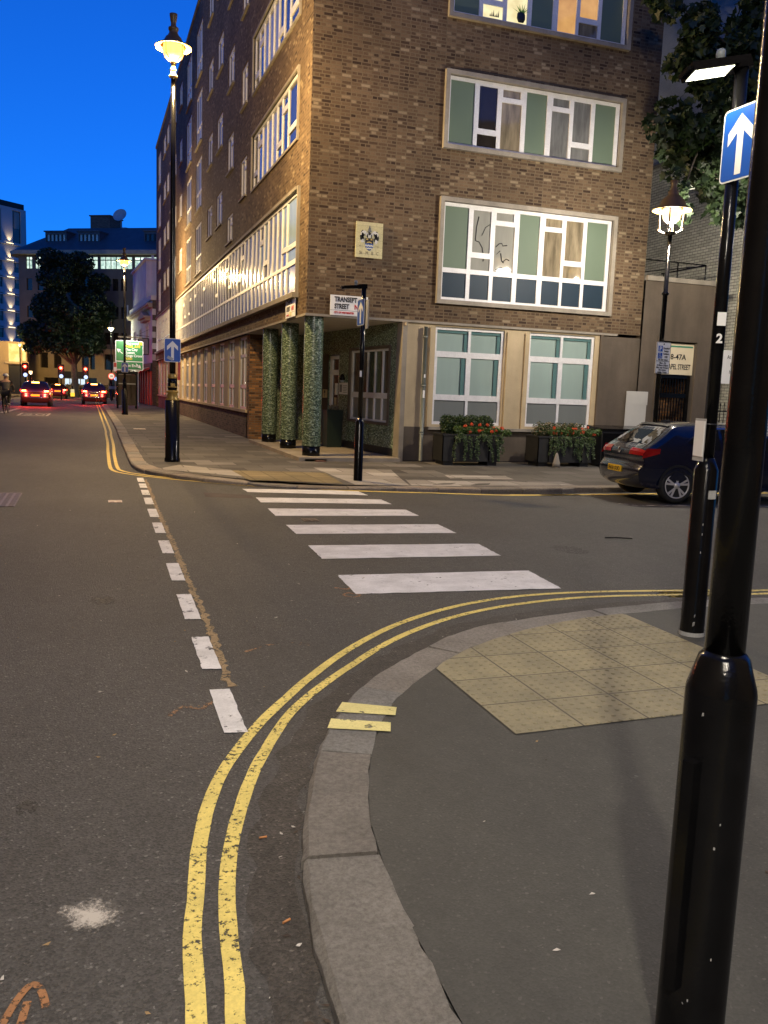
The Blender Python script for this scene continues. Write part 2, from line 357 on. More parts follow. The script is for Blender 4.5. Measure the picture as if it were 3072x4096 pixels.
m_sred = mat('sign_red', (0.45,0.018,0.018), 0.4, var=0.05)
m_ink = mat('black_lettering', (0.012,0.012,0.013), 0.5, var=0.05)
m_stick = mat('grey_sticker', (0.34,0.36,0.38), 0.5, var=0.12, vs=20)
m_grey = mat('grey_metal', (0.20,0.21,0.21), 0.4, metal=0.3, var=0.1)
m_pipe = mat('grey_green_pipe', (0.13,0.15,0.14), 0.5, var=0.15, vs=6)
m_pale_slab = brickmat('pale_paving_slab', [(0.0,(0.20,0.185,0.165)),(0.5,(0.30,0.28,0.25)),(1.0,(0.38,0.36,0.33))], (0.10,0.09,0.08), bw=0.9, bh=0.6, mo=0.012, bump=0.2, grime=0.2, rough=0.8)
m_slab = brickmat('grey_paving_slab', [(0.0,(0.070,0.065,0.058)),(0.5,(0.100,0.093,0.083)),(0.9,(0.13,0.121,0.108)),(1.0,(0.20,0.188,0.172))], (0.05,0.045,0.04), bw=0.85, bh=0.6, mo=0.012, bump=0.2, grime=0.35, rough=0.8)
m_step = mat('entrance_step_stone', (0.25,0.215,0.165), 0.7, var=0.2, vs=2)
def tactile():
    m, n, b = _new('buff_tactile'); co = _coord(n)
    t = n.nodes.new('ShaderNodeTexBrick'); n.links.new(co, t.inputs['Vector']); t.offset = 0.0
    for k, v in (('Color1',(0,0,0,1)),('Color2',(1,1,1,1)),('Mortar',(0.5,0.5,0.5,1))): t.inputs[k].default_value = v
    for k, v in (('Scale',1.0),('Mortar Size',0.006),('Bias',0.0),('Brick Width',0.4),('Row Height',0.4)): t.inputs[k].default_value = v
    r = _ramp(n, [(0.0,(0.245,0.215,0.130)),(0.5,(0.275,0.24,0.140)),(1.0,(0.30,0.26,0.150))]); n.links.new(t.outputs['Color'], r.inputs[0])
    g = _noise(n, 3.5, 6, 0.7, co); rg = _ramp(n, [(0.3, (0.7,0.72,0.76)), (0.65, (1.1,)*3)]); n.links.new(g.outputs['Fac'], rg.inputs[0])
    g2 = _noise(n, 70, 3, 0.7, co); rg2 = _ramp(n, [(0.3, (0.85,)*3), (0.7, (1.1,)*3)]); n.links.new(g2.outputs['Fac'], rg2.inputs[0])
    c = _mix(n, 1.0, _mix(n, 1.0, r.outputs[0], rg.outputs[0], 'MULTIPLY'), rg2.outputs[0], 'MULTIPLY')
    c = _mix(n, t.outputs['Fac'], c, (0.07,0.06,0.04)); n.links.new(c, b.inputs['Base Color']); b.inputs['Roughness'].default_value = 0.8
    return m
m_tact = tactile()

# ---------------------------------------------------------------- ground, road, kerbs, markings
g = MB(); g.face([(-1500,-1500,-0.4),(1500,-1500,-0.4),(1500,1500,-0.4),(-1500,1500,-0.4)]); tag(g.build('ground', m_pave), kind='structure')
xs = list(np.arange(-12, 3, 3.0)) + list(np.arange(3, 13, 0.25)) + list(np.arange(13, 61, 4.0))
ys = list(np.arange(-24, 9, 3.0)) + list(np.arange(9, 15, 0.25)) + list(np.arange(15, 180, 5.0))
g = MB()
for x0, x1 in zip(xs, xs[1:]):
    for y0, y1 in zip(ys, ys[1:]): g.face([(x, y, zroad(x, y)) for x, y in ((x0,y0),(x1,y0),(x1,y1),(x0,y1))])
tag(g.build('road', m_road), kind='structure')

def strip(name, pts, w, zf, m, n=80, dz=0.004, kind='structure', jit=0.0, seed=1):
    P = smooth_poly(pts, n); rr = random.Random(seed); g = MB(); L = []; Rr = []
    for k in range(n):
        d = P[min(k+1,n-1)] - P[max(k-1,0)]; d /= np.linalg.norm(d); nrm = np.array([-d[1], d[0]])
        hw = w/2*(1 + jit*rr.uniform(-1, 1)); a = P[k] + nrm*hw; b = P[k] - nrm*(w/2*(1+jit*rr.uniform(-1,1)))
        L.append((a[0], a[1], zf(*a)+dz)); Rr.append((b[0], b[1], zf(*b)+dz))
    for k in range(n-1): g.face([L[k], Rr[k], Rr[k+1], L[k+1]])
    return tag(g.build(name, m), kind=kind)
def patch(name, poly, zf, m, dz=0.004, n=8, kind='structure', jit=0.0):
    """quad laid over the ground, subdivided so it follows it"""
    a, b, c, d = [np.array(p, float) for p in poly]; g = MB()
    jr = random.Random(int(1000*abs(a[0]+a[1]))); J = {}
    def q(u, v):
        p = (1-u)*(1-v)*a + u*(1-v)*b + u*v*c + (1-u)*v*d; k = (round(u,4), round(v,4))
        if jit and (u in (0,1) or v in (0,1)):
            if k not in J: J[k] = np.array([jr.gauss(0, jit), jr.gauss(0, jit)])
            p = p + J[k]
        return p
    for i in range(n):
        for j in range(n):
            pp = [q(i/n, j/n), q((i+1)/n, j/n), q((i+1)/n, (j+1)/n), q(i/n, (j+1)/n)]
            g.face([(p[0], p[1], zf(*p)+dz) for p in pp])
    return tag(g.build(name, m), kind=kind)

KO = [(0.60,-12),(0.60,-6),(0.60,-2.5),(0.60,-1),(0.60,-0.2),(0.60,0.5),(0.61,1.5),(0.625,2.15),(0.66,2.5),(0.73,2.85),(0.82,3.17),(0.97,3.6),(1.15,3.97),(1.37,4.33),(1.6,4.62),(1.87,4.88),(2.16,5.13),(2.45,5.35),(2.76,5.50),(3.1,5.60),(3.5,5.69),(3.9,5.76),(4.9,5.86),(5.7,5.83),(6.8,5.79),(8,5.73),(10.5,5.6),(14,5.4),(40,3.8)]
KI = [(0.93,-12),(0.93,-6),(0.93,-2.5),(0.93,-1),(0.93,-0.2),(0.93,0.5),(0.92,1.5),(0.93,2.0),(0.955,2.45),(1.0,2.85),(1.13,3.32),(1.30,3.72),(1.46,4.02),(1.66,4.3),(1.95,4.6),(2.2,4.84),(2.42,5.0),(2.76,5.2),(3.07,5.34),(3.44,5.46),(3.8,5.54),(4.9,5.64),(5.7,5.61),(6.8,5.57),(8,5.51),(10.5,5.38),(14,5.18),(40,3.58)]
FO = [(0.95,180),(0.98,50),(0.9,29),(0.84,21),(0.84,18.2),(1.0,16.95),(1.45,16.05),(1.87,15.45),(2.43,14.95),(3.4,14.35),(4.2,14.16),(4.8,14.14),(6.0,14.35),(7.8,14.48),(9.2,14.58),(12,14.75),(60,16.3)]
FI = [(1.27,180),(1.30,50),(1.22,29),(1.15,21),(1.14,18.5),(1.27,17.4),(1.66,16.45),(2.06,15.82),(2.6,15.27),(3.5,14.66),(4.25,14.47),(4.82,14.45),(6.0,14.66),(7.8,14.79),(9.2,14.89),(12,15.05),(60,16.6)]
def resample_pair(A, B, step):
    a = []; b = []
    A = np.array(A); B = np.array(B)
    if len(A) != len(B):
        B = np.stack([np.interp(np.linspace(0,1,len(A)), np.linspace(0,1,len(B)), B[:,i]) for i in (0,1)], 1)
    AB = np.c_[A, B]; S = smooth_poly([tuple(r) for r in AB], 1200)
    d = np.r_[0, np.cumsum(np.linalg.norm(np.diff(S[:, :2], axis=0), axis=1))]; n = int(d[-1]/step)
    s = np.linspace(0, d[-1], n); return np.stack([np.interp(s, d, S[:, i]) for i in range(4)], 1)
def nearest_inner(O, I):
    O = np.array(O); I = np.array(smooth_poly(I, 3000)); out = []
    for p in O: out.append(tuple(I[np.argmin(np.sum((I-p)**2, 1))]))
    return out
def kerb(name, O, I, zt, zb, stone, seed, gap=0.018, sub=5):
    O = [tuple(p) for p in smooth_poly(O, 400)] ; I2 = nearest_inner(O, I)
    S = resample_pair(O, I2, stone/sub); rr = random.Random(seed); g = MB(); tint = []
    for k in range(0, len(S)-sub, sub):
        dz = rr.uniform(-0.004, 0.004); t = rr.uniform(0.70, 1.22); wm = rr.uniform(-0.03, 0.10) if k > 25*sub or seed != 4 else rr.uniform(-0.10, 0.02); col = (t*(1+wm), t, t*(1-wm), 1); n0 = len(g.f)
        seg = S[k:k+sub+1].copy(); jt = [(rr.gauss(0,0.0035), rr.gauss(0,0.0045), rr.gauss(0,0.0018), rr.uniform(0.012,0.026)) for _ in range(sub+1)]; d = seg[1]-seg[0]; seg[0] += d*gap/2/np.linalg.norm(d[:2]); d = seg[-1]-seg[-2]; seg[-1] -= d*gap/2/np.linalg.norm(d[:2])
        b = 0.018
        for i in range(sub):
            a, c = seg[i], seg[i+1]
            def pt(r, f): return r[0]+(r[2]-r[0])*f, r[1]+(r[3]-r[1])*f
            rows = []
            for r, J_ in ((a, jt[i]), (c, jt[i+1])):
                b = J_[3]; o = pt(r, J_[0]/0.3); o2 = pt(r, b/0.3); q = pt(r, 1+J_[1]/0.3)
                rows.append([(o[0],o[1],zb(*o)), (o[0],o[1],zt(*o)+dz+J_[2]-b), (o2[0],o2[1],zt(*o)+dz), (q[0],q[1],zt(*q)+dz-J_[2]), (q[0],q[1],zb(*q))])
            for j in range(4): g.face([rows[0][j], rows[1][j], rows[1][j+1], rows[0][j+1]])
            if i == 0: g.face([rows[0][4],rows[0][3],rows[0][2],rows[0][1],rows[0][0]])
            if i == sub-1: g.face(rows[1])
        tint += [col]*(len(g.f)-n0)
    o = g.build(name, m_granite); ca = o.data.color_attributes.new('tint', 'FLOAT_COLOR', 'CORNER'); dat = []
    for p, c in zip(o.data.polygons, tint): dat += list(c)*p.loop_total
    ca.data.foreach_set('color', dat)
    return tag(o, kind='structure')
ZN = 0.05
znear = lambda x, y: ZN
zflat = lambda x, y: 0.0
kerb('kerb', KO, KI, znear, lambda x, y: -0.03, 0.92, 4, sub=10)
kerb('kerb', FO, FI, lambda x, y: zpav(x, y) - 0.035*math.exp(-((x-3.4)/1.2)**2)*(1 if y < 18 else 0), lambda x, y: zroad(x, y)-0.05, 0.9, 9)
# mortar bed under the joints and the near pavement
NI = [tuple(p) for p in smooth_poly(KI, 160)]; NO = [tuple(p) for p in smooth_poly(KO, 160)]
g = MB()
g.face([(x+0.0, y, ZN) for x, y in NI] + [(60,2.4,ZN),(60,-24,ZN),(0.93,-24,ZN)]); tag(g.build('pavement', m_pave), kind='structure')
g = MB(); n2 = nearest_inner(NO, KI)
for k in range(len(NO)-1): g.face([(*NO[k],0.02),(*n2[k],0.034),(*n2[k+1],0.034),(*NO[k+1],0.02)])
tag(g.build('kerb_bed', m_gutter), kind='structure')
FIs = [tuple(p) for p in smooth_poly(FI, 260)]
g = MB()
# far pavement as strips so that it can fall towards its kerb
left = [p for p in FIs if p[1] >= 20.0]
for a, b in zip(left, left[1:]):
    g.face([(a[0],a[1],0.08),(b[0],b[1],0.08),(4.95,b[1],0.08),(4.95,a[1],0.08)])
corner = [left[-1]] + [p for p in FIs if p[1] < 20.0]
a0 = corner[0]
ring = []
for k, p in enumerate(corner):
    t = k/(len(corner)-1)
    # building-side partner
    L1 = max(0.0, 20.0 - 19.5); 
    bx = 4.95 + max(0.0, (p[0]-1.8))*1.0 if p[0] > 1.8 else 4.95
    by = a0[1] if p[0] <= 1.2 else (a0[1] + (19.5-a0[1])*min(1, (p[0]-1.2)/0.6))
    ring.append((bx, by))
for k in range(len(corner)-1):
    for j in range(6):
        q = []
        for (kk, jj) in ((k,j),(k+1,j),(k+1,j+1),(k,j+1)):
            u = jj/6; x = corner[kk][0]*(1-u)+ring[kk][0]*u; y = corner[kk][1]*(1-u)+ring[kk][1]*u; q.append((x, y, zpav(x, y)))
        g.face(q)
tag(g.build('pavement', m_slab), kind='structure')
g = MB(); g.box(-16,-24,-0.1,-6.6,180,0.1); tag(g.build('pavement', m_slab), kind='structure')
# pale flags round the crossing
patch('pale_paving', [(1.25,17.0),(2.9,15.4),(2.65,16.9),(1.75,17.9)], zpav, m_pale_slab)
patch('pale_paving', [(4.5,14.5),(5.6,14.68),(6.2,17.4),(4.5,17.6)], zpav, m_pale_slab)
patch('pale_paving', [(5.65,14.69),(9.4,14.95),(8.2,15.6),(5.9,15.7)], zpav, m_pale_slab)
patch('pale_paving', [(7.0,16.0),(8.4,15.9),(8.5,16.5),(7.1,16.55)], zpav, m_pale_slab)

# lines
YO = [(0.24,-12),(0.24,-6),(0.24,-2.5),(0.24,-1),(0.24,-0.2),(0.24,1),(0.25,1.9),(0.26,2.12),(0.275,2.3),(0.29,2.5),(0.33,2.73),(0.37,2.99),(0.44,3.3),(0.54,3.6),(0.68,3.90),(0.85,4.2),(1.04,4.49),(1.27,4.82),(1.63,5.27),(2.08,5.72),(2.57,6.07),(3.09,6.32),(3.64,6.45),(4.28,6.46),(5.15,6.36),(5.73,6.27),(8,6.1),(40,4.2)]
YI = [(0.34,-12),(0.34,-6),(0.34,-2.5),(0.34,-1),(0.34,-0.2),(0.34,1),(0.35,1.9),(0.36,2.09),(0.38,2.23),(0.4,2.47),(0.43,2.7),(0.48,2.96),(0.57,3.27),(0.69,3.61),(0.86,3.98),(0.99,4.23),(1.19,4.52),(1.52,4.91),(1.96,5.38),(2.44,5.76),(2.96,6.04),(3.51,6.21),(4.18,6.29),(5.06,6.21),(5.7,6.13),(8,5.98),(40,4.08)]
strip('yellow_line', YO, 0.058, zflat, m_yellow, 600, jit=0.06)
strip('yellow_line', YI, 0.056, zflat, m_yellow, 600, jit=0.06, seed=2)
FY = [(0.6,180),(0.60,50),(0.54,28.86),(0.45,22),(0.41,18.3),(0.47,17.3),(0.69,16.75),(1.14,16.17),(1.73,15.57),(2.57,14.85),(3.46,14.40),(4.34,14.02),(5.13,13.98),(6,14.1),(7.8,14.22),(9,14.28),(12,14.4),(60,15.9)]
FY2 = [(0.8,180),(0.78,50),(0.68,28),(0.57,21),(0.55,18.0),(0.63,17.3),(0.82,16.87),(1.25,16.27),(1.82,15.68),(2.63,14.96),(3.5,14.51),(4.36,14.10),(5.13,14.06),(6,14.18),(7.8,14.30),(9,14.36),(12,14.48),(60,16.0)]
strip('yellow_line', FY, 0.07, zroad, mat('yellow_line_far', (0.62,0.47,0.12), 0.7, var=0.12, vs=3), 700, dz=0.007)
strip('yellow_line', FY2, 0.07, zroad, bpy.data.materials['yellow_line_far'], 700, dz=0.007)
for k, (y0, y1) in enumerate([(15.42,16.08),(14.53,15.15),(13.58,14.23),(12.5,13.24),(11.28,12.03),(10.03,10.8),(8.79,9.53),(7.52,8.28),(6.22,7.0),(5.06,5.75),(4.06,4.69)]):
    xl = lambda y: 0.62 + (y-4.06)*0.0168
    patch('dashed_line', [(xl(y0),y0),(xl(y0)+0.115,y0-0.02),(xl(y1)+0.115,y1-0.01),(xl(y1),y1)], zflat, m_white, dz=0.0055, n=12, jit=0.0016)
ZB = [[(2.45,14.36),(4.4,14.06),(4.4,13.43),(2.47,13.9)],[(2.47,13.2),(4.44,12.89),(4.43,12.33),(2.44,12.62)],[(2.41,11.96),(4.43,11.72),(4.40,11.09),(2.38,11.25)],[(2.35,10.47),(4.37,10.33),(4.33,9.63),(2.32,9.79)],[(2.28,9.03),(4.28,8.89),(4.21,8.17),(2.24,8.27)],[(2.18,7.50),(4.13,7.40),(4.05,6.63),(2.13,6.75)]]
for q in ZB: patch('zebra_stripe', q, zroad, m_zebra, dz=0.0055, n=26, jit=0.0035)
# paint ticks on the kerb
patch('kerb_tick', [(1.27,4.20),(1.53,4.06),(1.485,3.955),(1.20,4.075)], lambda x, y: ZN, m_yellow_new, dz=0.007, n=4)
patch('kerb_tick', [(1.15,3.99),(1.43,3.87),(1.39,3.76),(1.10,3.875)], lambda x, y: ZN, m_yellow_new, dz=0.007, n=4)
CR = [(0.755,4.72),(0.765,5.1),(0.79,5.7),(0.80,6.1),(0.815,6.6),(0.82,7.5),(0.84,8.6),(0.86,9.8),(0.89,12.24),(0.96,15.8)]
strip('road_crack', CR, 0.05, zflat, m_tan, 260, dz=0.003, jit=0.75, seed=8)
strip('gutter', [((a[0]*0.62+b[0]*0.38), (a[1]*0.62+b[1]*0.38)) for a, b in zip(KO, nearest_inner(KO, YI))][:-3], 0.17, zflat, m_gutter, 200, dz=0.002, jit=0.35)
patch('rust_stain', [(1.75,13.9),(2.45,13.5),(2.42,13.1),(1.7,13.3)], zflat, mat('rust_tarmac', (0.045,0.03,0.028), 0.8, var=0.3), dz=0.003)
def splat(name, x, y, r, m, z=0.004):
    g = MB(); n = 40; rr = random.Random(2)
    g.face([(r*math.cos(6.2832*k/n), r*math.sin(6.2832*k/n), 0) for k in range(n)]); o = g.build(name, m); o.location = (x, y, z); return tag(o, kind='structure')
def splatmat():
    m, n, b = _new('white_dust_burst'); co = _coord(n)
    ln = n.nodes.new('ShaderNodeVectorMath'); ln.operation = 'LENGTH'; n.links.new(co, ln.inputs[0])
    t = _noise(n, 55, 5, 0.8, co); t2 = _noise(n, 9, 3, 0.6, co)
    a = n.nodes.new('ShaderNodeMath'); a.operation = 'MULTIPLY_ADD'; n.links.new(ln.outputs['Value'], a.inputs[0]); a.inputs[1].default_value = -4.6; n.links.new(t.outputs['Fac'], a.inputs[2])
    c = n.nodes.new('ShaderNodeMath'); c.operation = 'MULTIPLY_ADD'; n.links.new(t2.outputs['Fac'], c.inputs[0]); c.inputs[1].default_value = 0.9; n.links.new(a.outputs[0], c.inputs[2])
    r = _ramp(n, [(0.55, (0,0,0)), (0.85, (0.9,0.9,0.9))]); n.links.new(c.outputs[0], r.inputs[0]); n.links.new(r.outputs[0], b.inputs['Alpha']); b.inputs['Base Color'].default_value = (0.50,0.46,0.40,1); b.inputs['Roughness'].default_value = 0.9
    return m
splat('paint_spatter', -0.01, 2.70, 0.17, splatmat())
strip('spray_mark', [(-0.235,2.25),(-0.20,2.35),(-0.165,2.40),(-0.14,2.36),(-0.125,2.29)], 0.022, zflat, m_rust, 30)
strip('spray_mark', [(-0.19,2.22),(-0.175,2.33)], 0.022, zflat, m_rust, 12)
strip('spray_mark', [(2.02,7.02),(2.12,6.95),(2.20,7.08)], 0.03, zflat, m_rust, 24, dz=0.003)
strip('spray_mark', [(2.08,6.82),(2.16,6.72),(2.08,6.66),(2.02,6.74),(2.08,6.82)], 0.022, zflat, m_rust, 30, dz=0.003)
m_rust = paintmat('faint_orange_spray', (0.26,0.14,0.07), 0.56, 26)
strip('spray_mark', [(0.95,5.35),(1.2,5.5),(1.4,5.42)], 0.035, zflat, m_rust, 24, dz=0.003, jit=0.5)
strip('spray_mark', [(0.38,4.35),(0.46,4.46),(0.56,4.42),(0.62,4.52)], 0.03, zflat, m_rust, 24, dz=0.003, jit=0.5)
patch('give_way_line', [(-4.25,47.0),(-3.95,47.0),(-3.75,54.8),(-3.95,54.8)], zflat, m_white_far, n=3)
patch('parking_bay_line', [(8.88,12.85),(8.96,12.9),(9.05,12.50),(8.98,12.45)], zroad, m_white_far, dz=0.007)
strip('parking_bay_line', [(9.0,12.48),(10.2,12.32),(12.5,12.05),(16,11.7)], 0.09, zroad, m_white_far, 60, dz=0.007)
# tactile slabs by the near crossing
TA = [(1.985,3.585),(2.4,3.60),(2.8,3.61),(3.2,3.62),(3.6,3.635),(3.985,3.65),(3.97,5.52)]
cut = [p for p in NI if 1.95 < p[0] < 3.97 and p[1] > 4.5]
TP = TA + list(reversed(cut)) + [(1.985,4.62)]
g = MB(); ox, oy = 1.985, 3.585
g.face([(x-ox, y-oy, 0) for x, y in TP])
for i in range(5):
    for j in range(6):
        for a in range(6):
            for b in range(6):
                lx, ly = i*0.4 + (a+0.5)*0.0667, j*0.4 + (b+0.5)*0.0667
                if inpoly(lx+ox, ly+oy, TP) and inpoly(lx+ox+0.02, ly+oy+0.02, TP) and inpoly(lx+ox-0.02, ly+oy+0.02, TP):
                    g.lathe([(0.0135,0.0),(0.012,0.004),(0.0075,0.0062),(0.0,0.0065)], 8, (lx, ly, 0), caps=False)
o = g.build('tactile_paving', m_tact); o.location = (ox, oy, ZN+0.004); tag(o, kind='structure')
ta2 = patch('tactile_paving', [(2.68,14.98),(4.30,14.58),(4.48,16.5),(2.65,16.75)], zpav, brickmat('buff_tactile_far', [(0,(0.17,0.14,0.075)),(1,(0.25,0.20,0.105))], (0.09,0.075,0.04), bw=0.4, bh=0.4, offs=0.0, grime=0.3, bump=0.2), dz=0.006)
# iron covers
def cover(name, label, x, y, sx, sy, m, rz=0.0, zf=zflat):
    g = MB(); g.box(-sx/2,-sy/2,0.0,sx/2,sy/2,0.006); f = 0.07*min(sx,sy)
    n = max(2, int(sx/0.09)); k = max(2, int(sy/0.09))
    for i in range(n):
        for j in range(k):
            cx, cy = -sx/2+(i+0.5)*sx/n, -sy/2+(j+0.5)*sy/k; g.box(cx-sx/n*0.32,cy-sy/k*0.32,0.0061,cx+sx/n*0.32,cy+sy/k*0.32,0.0105)
    o = g.build(name, m); o.location = (x, y, zf(x, y)+0.002); o.rotation_euler = (0,0,rz); return tag(o, label, 'drain cover')
m_iron = mat('worn_iron', (0.14,0.11,0.09), 0.5, metal=0.4, var=0.3, vs=20)
m_ironp = mat('pinkish_plate', (0.42,0.30,0.24), 0.5, var=0.25, vs=30)
cover('manhole_cover', 'large rectangular iron cover in the road at the left edge', -1.35, 13.1, 0.8, 1.5, m_iron)
cover('drain_cover', 'small pale square cover left of the dashed line', 0.355, 12.82, 0.19, 0.24, m_ironp)
cover('drain_cover', 'small dark cover between two zebra stripes', 2.76, 10.86, 0.2, 0.22, m_iron)
cover('drain_cover', 'pale plate set in the pavement beyond the corner lamp post', 1.75, 32.1, 0.42, 0.5, m_ironp, zf=zpav)
m_stain = paintmat('gum_and_damp_stain', (0.042,0.039,0.036), 0.5, 26)
rs = random.Random(12)
g = MB()
for k in range(14):
    x, y = rs.uniform(1.2, 5.5), rs.uniform(1.9, 3.55); r_ = rs.choice((0.006,0.008,0.010)); n = 9
    g.face([(x+r_*math.cos(6.2832*i/n)*rs.uniform(0.7,1.2), y+r_*math.sin(6.2832*i/n)*rs.uniform(0.7,1.2), ZN+0.0025) for i in range(n)])
tag(g.build('gum_spots', mat('trodden_gum', (0.10,0.098,0.09), 0.8, var=0.2)), kind='stuff')
def blotch(x, y, r, zf, m, sd):
    rr = random.Random(sd); g = MB(); n = 28; g.face([(x+r*math.cos(6.2832*i/n)*rr.uniform(0.75,1.15), y+1.4*r*math.sin(6.2832*i/n)*rr.uniform(0.75,1.15), zf(x,y)+0.0022) for i in range(n)]); return tag(g.build('road_stain', m), kind='structure')
for k, (x, y, r_) in enumerate(((0.1,6.9,0.10),(5.2,8.4,0.2),(-0.25,3.5,0.045))): blotch(x, y, r_, zflat, m_stain, k)
# 20 roundel on the road
t20 = MB(); x0, x1, y0, y1 = -3.22, -1.82, 44.0, 47.6
for q in (((x0,y0),(x1,y0),(x1,y0+0.3),(x0,y0+0.3)),((x0,y1-0.3),(x1,y1-0.3),(x1,y1),(x0,y1)),((x0,y0+0.3),(x0+0.12,y0+0.3),(x0+0.12,y1-0.3),(x0,y1-0.3)),((x1-0.12,y0+0.3),(x1,y0+0.3),(x1,y1-0.3),(x1-0.12,y1-0.3))):
    t20.face([(a,b,0.005) for a, b in q])
o20 = tag(t20.build('road_marking', m_white_far), kind='structure')
tx = text('20', 2.6, (-2.52,44.75,0.005), m_white_far, o20, align='CENTER', sx=0.42, flat=True, name='lettering', ext=0.0)
# litter: leaves, butts and grit
g = MB(); rr = random.Random(3); m_leaf_l = [mat('dry_leaf', (0.30,0.20,0.09), 0.8, var=0.3, vs=40), mat('paper_scrap', (0.50,0.47,0.42), 0.8, var=0.2, vs=40), mat('dark_grit', (0.05,0.035,0.025), 0.9, var=0.3, vs=40)]
for k in range(400):
    if k < 230: x, y = rr.uniform(-2.0, 4.5), 1.8 + 11*rr.random()**1.6; z = 0.004
    elif k < 380:
        i = rr.randrange(30, 110); p = np.array(NO[i]); x, y = p[0] - abs(rr.gauss(0.04,0.05)), p[1] + rr.gauss(0.0,0.05); z = 0.004
    else: x, y = rr.uniform(1.3, 4.0), rr.uniform(1.9, 3.5); z = ZN+0.003
    s = rr.uniform(0.003, 0.013) * (1.5 if rr.random() < 0.1 else 1); a = rr.uniform(0, 6.3); mi = 2 if 230 <= k < 340 else rr.choice((0,0,1,1,2))
    pts = []
    for t, q in ((0,1.3),(1.2,0.55),(2.4,0.5),(3.14,1.3),(3.9,0.5),(5.1,0.6)): pts.append((x+s*q*math.cos(a+t), y+s*q*math.sin(a+t), z+rr.uniform(0,0.006)))
    g.face(pts, mi)
tag(g.build('litter', m_leaf_l), kind='stuff')
tw = MB(); tw.tube([(6.1,9.05,0.012),(6.25,9.0,0.02),(6.42,8.93,0.014)], 0.009, 6); tag(tw.build('twig', m_blackmatt), 'thin dark curved twig lying on the road right of the zebra', 'twig')
for k, (x, y, a, mm) in enumerate([(0.60,3.02,0.1,'orange stub lying against the kerb below the yellow ticks'),(0.575,2.48,0.5,'orange stub in the gutter dirt beside the lower kerb')]):
    b = MB(); b.tube([(0,0,0),(0.03,0,0)], 0.004, 8); o = b.build('cigarette_end', mat('orange_stub%d' % k, (0.50,0.22,0.08), 0.8)); o.location = (x, y, 0.006); o.rotation_euler = (0,0,a); tag(o, mm, 'cigarette end')

# ---------------------------------------------------------------- corner building
X0, Y0, ROOF = 4.72, 19.41, 18.1
bld = thing('corner_building', 'brown brick corner building with green mosaic columns and long window bands', 'building', (0,0,0))
PRF, PLF = PR(Y0), PL(X0)
def window(P, outer, cells, name='window', surround=None, sill=None, proud=-0.03, th=0.05, mats=None, glassback=0.03, label=None):
    """outer=(u0,u1,z0,z1); cells=[(u0,u1,z0,z1,mat)]; frame = all that is not a cell"""
    g = MB(); g.plate(P, *outer, [c[:4] for c in cells], proud, proud-th)
    # raised inner bead round each pane
    fr = g.build(name, m_frame, bld)
    if label: fr['label'] = label
    by = {}
    for c in cells: by.setdefault(c[4].name, []).append(c)
    for mn, cs in by.items():
        tinted = 'panel' in mn or 'spandrel' in mn
        if (tinted and len(cs) <= 9) or len(cs) <= 2:
            for c in cs: q = MB(); q.face([P(c[0],c[2],proud-glassback),P(c[1],c[2],proud-glassback),P(c[1],c[3],proud-glassback),P(c[0],c[3],proud-glassback)]); q.build('coloured_panel' if tinted else 'pane', bpy.data.materials[mn], fr)
            continue
        q = MB()
        for c in cs: q.face([P(c[0],c[2],proud-glassback),P(c[1],c[2],proud-glassback),P(c[1],c[3],proud-glassback),P(c[0],c[3],proud-glassback)])
        q.build('coloured_glazing' if tinted else 'pane', bpy.data.materials[mn], fr)  # tinted cells are opaque infill joined in one mesh, not glass
    if surround:
        t, pr = surround; u0, u1, z0, z1 = outer; s = MB()
        for (a,b,c,d) in ((u0-t,u1+t,z1,z1+t),(u0-t,u1+t,z0-t,z0),(u0-t,u0,z0,z1),(u1,u1+t,z0,z1)):
            A = P(a,c,-0.10); B = P(b,d,pr); s.box(min(A[0],B[0]),min(A[1],B[1]),c,max(A[0],B[0]),max(A[1],B[1]),d)
        s.build('surround', m_conc, fr)
    if sill:
        t, pr = sill; u0, u1, z0, z1 = outer; s = MB(); A = P(u0-0.06,z0-t,-0.05); B = P(u1+0.06,z0,pr); s.box(min(A[0],B[0]),min(A[1],B[1]),z0-t,max(A[0],B[0]),max(A[1],B[1]),z0); s.build('sill', m_conc, fr)
    return fr
lit_y = None
def litmat(name, c0, c1, s, vs=2.0):
    m, n, b = _new(name); co = _coord(n); t = _noise(n, vs, 3, 0.6, co); r = _ramp(n, [(0.35, c0), (0.65, c1)]); n.links.new(t.outputs['Fac'], r.inputs[0])
    n.links.new(r.outputs[0], b.inputs['Emission Color']); b.inputs['Emission Strength'].default_value = s; b.inputs['Base Color'].default_value = (0.05,0.05,0.05,1); b.inputs['Roughness'].default_value = 0.08
    return m
lit_a = litmat('lit_room_pane', (0.75,0.62,0.30), (1.0,0.88,0.50), 1.0); lit_b = litmat('lit_room_orange_pane', (0.62,0.30,0.09), (0.82,0.44,0.14), 0.75)

holesR = []; holesL = []
FR = [(3.97,6.23), (7.51,9.05), (10.38,11.92), (13.2,14.75), (15.97,17.5)]
for k, (z0, z1) in enumerate(FR):
    holesR.append((7.97, 12.62, z0, z1))
